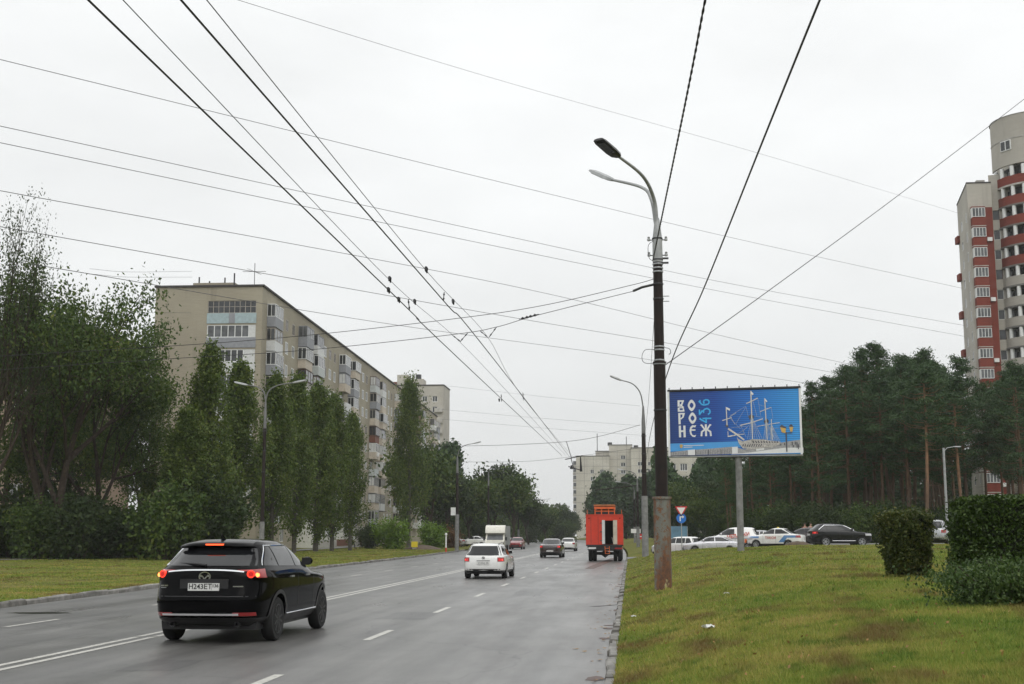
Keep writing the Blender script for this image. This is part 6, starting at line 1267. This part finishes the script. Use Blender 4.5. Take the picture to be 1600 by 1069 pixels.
side_car('grey_car', 'grey car tail showing between the van and the taxi', 'wagon', 'paint_silver', 1166, 106.5, 80, (.95, .9, .97))
tc_ = side_car('taxi', 'white and blue taxi sedan with lettering on its doors', 'sedan', 'paint_white', 1212, 97.5, 64, (1, .95, 1.02), plate='')
t = tc_['t']
for s in (-1, 1):
    for (a, b, zf) in ((1.0, 2.02, .55), (-1.95, -1.0, .5)):
        n = 10; rows = []
        for i in range(5): rows.append([(s * (tc_['side_x'](y, z) + .008), y, z) for y, z in [(a + (b - a) * j / n, (.78 if a < 0 else .74) + (i / 4) * (.17 if a < 0 else .14)) for j in range(n + 1)]])
        MB().grid(rows).build('blue_panel', M['paint_blue'], t, True)
    n = 8; MB().grid([[(s * (tc_['side_x'](y, z) + .007), y, z) for y in np.linspace(-.95 + (z - .5) * -.8, -.55 + (z - .5) * -.9, 5)] for z in np.linspace(.45, .95, 6)]).build('blue_panel', M['paint_blue'], t, True)
    o = link('door_lettering', text_mesh('ТАКСИ', .24, M['print_red'], 'door_lettering', .004), t); o.location = (s * (tc_['side_x'](.1, .75) + .015), .1, .76); o.rotation_euler = (R(90), 0, R(90 * s))
MB().box(-.09, .09, -.25, -.15, 1.5, 1.56).build('roof_sign', M['sign_yellow'], t)
side_car('dark_hatch', 'dark car tail between the taxi and the black off-roader', 'wagon', 'paint_brown', 1254, 107, 75, (.95, .85, .97))
ob = side_car('black_offroader', 'black off-road estate facing right at the side street', 'suv', 'paint_dark', 1312, 101, -80, (1, .96, .99), lights='on')
for s in (1, -1):
    lv_, sx_ = ob['lv'], ob['side_x']; za, zb = 1.27, 1.61; yr_, yf2 = (lambda z: lv_(z)[0] + .36), (lambda z: lv_(z)[1] - .16)
    pt = [(yr_(za + (zb - za) * f), za + (zb - za) * f) for f in np.linspace(0, 1, 8)] + [(yr_(zb) + (yf2(zb) - yr_(zb)) * f, zb) for f in np.linspace(.05, 1, 10)] + [(yf2(zb - (zb - 1.22) * f), zb - (zb - 1.22) * f) for f in np.linspace(.1, 1, 8)]
    MB().tube([(s * (sx_(y, z) + .008), y, z) for y, z in pt], .02, 6).build('window_trim', M['chrome'], ob['t'], True)
    MB().tube([(s * (sx_(y, .42) + .012), y, .43) for y in np.linspace(-.9, .9, 10)], .016, 6).build('sill_trim', M['chrome'], ob['t'], True)
X = XP(1462, 80); make_car('silver_hatch', 'silver hatchback half hidden between the two clipped hedges', 'car', 'wagon', 'paint_silver', (X, 80, gz(X, 80) + .02), R(-20), (.97, .88, 1), 'off', '', 'rim_silver', 'plastic_black', 'cars on the side street')
# ---- red service truck with folded platform
def red_truck():
    t = thing('red_truck', 'orange red service truck with open rear door and folded roof platform', 'truck', (-1.78, 91.0, 0), R(-.5)); W2, zb, zt, y0, y1 = 1.25, 1.08, 3.17, -.9, 3.4
    mb = MB(); mb.box(-W2, -W2 + .05, y0, y1, zb, zt); mb.box(W2 - .05, W2, y0, y1, zb, zt); mb.box(-W2 + .05, W2 - .05, y1 - .05, y1, zb, zt); mb.box(-W2 + .05, W2 - .05, y0 + .01, y1 - .05, zb, zb + .06)
    mb.box(-W2 + .05, -.15, y0, y0 + .05, zb + .06, zt - .06); mb.box(.88, W2 - .05, y0, y0 + .05, zb + .06, zt - .06); mb.box(-.15, .88, y0, y0 + .05, zt - .36, zt - .06); mb.box(-W2 + .05, W2 - .05, y0, y1 - .05, zt - .06, zt); mb.build('body', M['paint_red'], t)
    MB().box(-W2 + .06, W2 - .06, y1 - .12, y1 - .06, zb + .1, zt - .1).build('inner_wall', M['interior'], t); MB().box(.55, 1.1, 1.0, 2.2, zb + .06, zb + 1.2).build('locker', M['panel_brown'], t)
    MB().box(-W2 - .03, W2 + .03, y0 - .04, y0 + .1, zt + .001, zt + .06).build('rear_rail', M['paint_red'], t); MB().box(-.17, .03, y0 - .08, y0 - .005, zb + .12, zt - .33).build('door_edge', M['panel_white'], t); MB().box(.60, .88, y0 - .03, y0 - .005, zb + .1, zt - .33).build('sliding_door', M['panel_beige'], t)
    for x in (-1.12, 1.02): MB().box(x, x + .1, y0 - .02, y0 - .003, zt - .24, zt - .17).build('marker_light', M['lens_red'], t)
    for x in (-W2 - .04, -.72, W2 - .02): MB().box(x, x + .06, y0 - .025, y0 - .001, zb, zt).build('body_rib', M['paint_red'], t)
    MB().box(-1.15, 1.15, y0 + .15, y1, .72, 1.03).build('chassis', M['plastic_black'], t); MB().box(-1.2, 1.2, y0 - .02, y0 + .12, .80, 1.06).build('rear_beam', M['plastic_black'], t)
    for s in (-1, 1): MB().box(s * .95 - .25, s * .95 + .25, y0 - .05, y0 - .02, .84, .95).build('light_bar', M['lens_red'] if s > 0 else M['panel_pale'], t)
    for y in (.15, 5.2):
        for s in (-1, 1):
            for k in ((.0, .3) if y < 1 else (0,)):
                w = MB().lathe([(.32, -.12), (.5, -.13), (.54, -.08), (.54, .08), (.5, .13), (.32, .12)], 24, (0, 0, 0), 'X').build('wheel', M['rubber'], t, True); w.location = (s * (1.02 - k), y, .54); MB().lathe([(.32, .09), (.1, .05), (.08, .12)], 16, (0, 0, 0), 'X').build('rim', M['steel_dark'], w, True)
    MB().tube([(-.9, .15, .54), (-.25, .15, .54), (0, .15, .5), (.25, .15, .54), (.9, .15, .54)], [.1, .12, .28, .12, .1], 10).build('axle', M['plastic_black'], t, True)
    lad = MB()
    for x in (.02, .32): lad.tube([(x, y0 - .08, 1.05), (x + .02, y0 - .1, .52)], .022, 6)
    for z in (.54, .72, .9): lad.tube([(.02, y0 - .09, z), (.33, y0 - .09, z)], .02, 6)
    lad.build('step_ladder', M['paint_orange'], t)
    for s in (-1, 1): MB().box(s * .88 - .28, s * .88 + .28, .78, .80, .3, .85).build('mudflap', M['rubber'], t)
    for z in (1.4, 2.0, 2.6): MB().box(-.30, -.17, y0 - .045, y0 - .003, z, z + .06).build('hinge', M['steel_dark'], t)
    MB().box(-1.1, -.6, y0 - .065, y0 - .05, .86, .97).build('number_plate', M['plate_white'], t); MB().box(-W2 - .03, W2 + .03, y0 - .035, y0 - .002, zb - .03, zb + .07).build('body_sill', M['plastic_black'], t)
    for x in (-.95, -.45): MB().box(x, x + .02, y0 - .012, y0 - .001, zb + .1, zt - .1).build('panel_seam', M['plastic_black'], t)
    # cab
    MB().prism([(3.5, .75), (6.1, .75), (6.2, 1.5), (5.9, 2.5), (3.5, 2.5)], lambda p: (-1.15, p[0], p[1]), lambda p: (1.15, p[0], p[1])).build('cab', M['paint_red'], t); MB().box(-1.0, 1.0, 6.06, 6.12, 1.6, 2.3).build('windscreen', M['car_glass'], t)
    for s in (-1, 1): q = MB().box(s * 1.2, s * 1.2 + s * .02, 4.2, 5.4, 1.5, 2.3).build('cab_window', M['car_glass'], t); m_ = MB().box(min(s * 1.35, s * 1.5), max(s * 1.35, s * 1.5), 5.6, 5.65, 1.5, 2.0).build('mirror', M['plastic_black'], t)
    # folded working platform on the roof
    pf = MB().box(-.72, .72, -.3, 2.4, 3.62, 3.78).build('platform_deck', M['paint_orange'], t); MB().box(-.75, .72, -.35, 2.4, 3.84, 3.92).build('platform_tray', M['wood_orange'], t)
    for x in (-.7, -.25, .25, .66): MB().box(x, x + .07, -.3, -.2, 3.23, 3.62).build('platform_post', M['paint_orange'], t)
    MB().box(-.62, .66, -.25, 2.2, 3.25, 3.42).build('lift_base', M['plastic_black'], t); MB().box(-.62, .66, -.28, -.22, 3.44, 3.5).build('lift_bar', M['paint_orange'], t); MB().box(-.55, .6, .2, 2.0, 3.5, 3.6).build('lift_scissor', M['interior'], t)
    for s in (-1, 1): MB().tube([(s * 1.2, -.7, 3.2), (s * 1.2, -.72, 3.55)], .02, 6).build('roof_pole', M['paint_orange'], t)
    MB().tube([(.62, y0 + .4, 1.2), (.5, y0 + .35, 1.65)], .03, 6).build('tool_handle', M['panel_pale'], t); MB().box(.72, .85, y0 + .3, y0 + .5, 1.15, 2.0).build('tool_rack', M['steel_dark'], t)
red_truck()
def box_truck():
    X = XP(775, 135); t = thing('box_truck', 'white oncoming box truck with rounded wind fairing over its cab', 'truck', (X, 135, 0), R(180))
    MB().box(-1.1, 1.1, -4.4, -.2, .8, 2.75).build('cargo_box', M['cargo'], t); fz = [(-.15, 1.95), (.9, 2.0), (.85, 2.35), (.55, 2.68), (.1, 2.82), (-.15, 2.82)]
    MB().prism(fz, lambda p: (-1.02, p[0], p[1]), lambda p: (1.02, p[0], p[1])).build('wind_fairing', M['paint_cream'], t, True, True, 50)
    cab = [(-.2, .45), (1.75, .45), (1.85, .8), (1.75, 1.1), (1.05, 1.25), (.55, 1.95), (-.2, 1.98)]; MB().prism(cab, lambda p: (-.98, p[0], p[1]), lambda p: (.98, p[0], p[1])).build('cab', M['paint_cream'], t, True, True, 35)
    MB()._add; w = MB(); w._add([(-.86, 1.03, 1.30), (.86, 1.03, 1.30), (.8, .62, 1.88), (-.8, .62, 1.88)], [(0, 1, 2, 3)]); w.build('windscreen', M['pane_mid'], t)
    for s in (-1, 1):
        MB().box(s * .985 - .005, s * .985 + .005, .0, .7, 1.3, 1.85).build('cab_window', M['car_glass'], t); q = MB().box(min(s * 1.05, s * 1.25), max(s * 1.05, s * 1.25), .85, .92, 1.25, 1.6).build('mirror', M['plastic_black'], t); MB().box(s * .72 - .15, s * .72 + .15, 1.78, 1.86, .72, .92).build('headlight', M['lens_clear'], t)
        for y in (1.15, -3.2): wv = MB().lathe([(.2, -.1), (.34, -.1), (.36, -.06), (.36, .06), (.34, .1), (.2, .1)], 20, (0, 0, 0), 'X').build('wheel', M['rubber'], t, True); wv.location = (s * .88, y, .36); MB().lathe([(.2, .08), (.05, .06), (.03, .1)], 12, (0, 0, 0), 'X').build('rim', M['steel'], wv, True)
    MB().box(-.55, .55, 1.8, 1.87, .62, .95).build('grille', M['plastic_black'], t); MB().box(-.95, .95, 1.8, 1.95, .4, .58).build('bumper', M['plastic_black'], t); MB().box(-.26, .26, 1.955, 1.97, .44, .55).build('number_plate', M['plate_white'], t); MB().box(-.9, .9, -4.3, .2, .55, .79).build('chassis', M['plastic_black'], t)
box_truck()
# ---------------------------------------------------------------- people
def skin_mesh(name, verts, edges, rad, mat):
    me = bpy.data.meshes.new(name); me.from_pydata(verts, edges, []); o = link('tmp', me); md = o.modifiers.new('s', 'SKIN'); 
    for i, v in enumerate(me.skin_vertices[0].data): v.radius = rad[i] if isinstance(rad[i], tuple) else (rad[i], rad[i]); v.use_root = (i == 0)
    o.modifiers.new('d', 'SUBSURF').levels = 1; o.modifiers['d'].render_levels = 1
    dg = bpy.context.evaluated_depsgraph_get(); r = bpy.data.meshes.new_from_object(o.evaluated_get(dg)); bpy.data.objects.remove(o); r.name = name; r.materials.clear(); r.materials.append(M[mat]); r.polygons.foreach_set('material_index', [0] * len(r.polygons)); r.polygons.foreach_set('use_smooth', [True] * len(r.polygons)); return r
def person(label, loc, rz, top, leg, step=.25, arm='down', hair='hair', h=1.75):
    t = thing('person', label, 'person', loc, rz); k = h / 1.75; s = step
    V_ = [(0, 0, .95), (0, 0, 1.15), (0, 0, 1.4), (0, 0, 1.5), (0, .02, 1.6), (0, .03, 1.7), (.1, 0, .9), (.11, s * .5, .5), (.11, s * .7, .09), (.11, s * .7 + .15, .05), (-.1, 0, .9), (-.11, -s * .35, .5), (-.11, -s, .12), (-.11, -s + .14, .06), (.19, 0, 1.4), (.24, -.06, 1.13), (.25, .05, .9), (.25, .08, .82), (-.19, 0, 1.4), (-.24, .03, 1.13), (-.22, .16, .92), (-.22, .2, .84)]
    E = [(0, 1), (1, 2), (2, 3), (3, 4), (4, 5), (0, 6), (6, 7), (7, 8), (8, 9), (0, 10), (10, 11), (11, 12), (12, 13), (2, 14), (14, 15), (15, 16), (16, 17), (2, 18), (18, 19), (19, 20), (20, 21)]
    rd = [(.14, .1), (.13, .1), (.15, .1), .055, .085, .07, .085, .06, .04, .035, .085, .06, .04, .035, .055, .042, .035, .03, .055, .042, .035, .03]
    sc = lambda vs: [(a * k, b * k, c * k) for a, b, c in vs]
    link('body', skin_mesh('body', sc(V_), E, [tuple(q * k for q in r_) if isinstance(r_, tuple) else r_ * k for r_ in rd], 'skin'), t)
    jv = [V_[i] for i in (0, 1, 2, 14, 15, 16, 18, 19, 20)]; je = [(0, 1), (1, 2), (2, 3), (3, 4), (4, 5), (2, 6), (6, 7), (7, 8)]; link('jacket', skin_mesh('jacket', sc(jv), je, [(.165, .125), (.155, .12), (.175, .125), .08, .062, .05, .08, .062, .05], top), t)
    tv = [V_[i] for i in (0, 6, 7, 8, 10, 11, 12)]; link('trousers', skin_mesh('trousers', sc(tv), [(0, 1), (1, 2), (2, 3), (0, 4), (4, 5), (5, 6)], [(.155, .115), .1, .075, .06, .1, .075, .06], leg), t)
    mb = MB(); mb.lathe([(.03, .1), (.085, .08), (.1, .02), (.09, -.05), (.06, -.08)][::-1], 12, (0, -.01, 1.675)); mb.v = sc(mb.v); link('hair', mb.mesh('hair', M[hair], True), t)
    for s_ in (.11, -.11):
        yy = s * .7 + .06 if s_ > 0 else -s + .06; mb = MB(); mb.box(s_ - .05, s_ + .05, yy - .12, yy + .15, 0, .09); mb.v = sc(mb.v); mb.build('shoe', M['plastic_black'], t)
b = at(552, 148); person('person in white jacket and dark trousers walking by the shop entrance', (b[0], b[1], .2), R(-70), 'cloth_white', 'cloth_dark', .3)
X = XP(1258, 112); person('person in dark red jacket standing behind the parked cars by the wood', (X, 112, gz(X, 112) + .06), R(160), 'cloth_red', 'cloth_dark', .05)
X = XP(1267, 112.5); person('person in grey top standing beside the black off-roader', (X, 112.5, gz(X, 112.5) + .06), R(200), 'cloth_grey', 'cloth_dark', .05)
# ---------------------------------------------------------------- haze
hz = MB().box(-720, 720, -135, 740, -1.4, 72).build('haze', None) if False else None
mb = MB().box(-720, 720, -135, 740, -1.4, 72); me = bpy.data.meshes.new('haze'); me.from_pydata(mb.v, [], mb.f)
m = bpy.data.materials.new('haze'); m.use_nodes = True; n_ = m.node_tree; n_.nodes.clear(); vo = n_.nodes.new('ShaderNodeVolumePrincipled'); ou = n_.nodes.new('ShaderNodeOutputMaterial')
vo.inputs['Color'].default_value = (.95, .97, 1, 1); vo.inputs['Density'].default_value = .0002; vo.inputs['Anisotropy'].default_value = .2; n_.links.new(vo.outputs[0], ou.inputs['Volume']); me.materials.append(m)
stuff(link('haze', me))
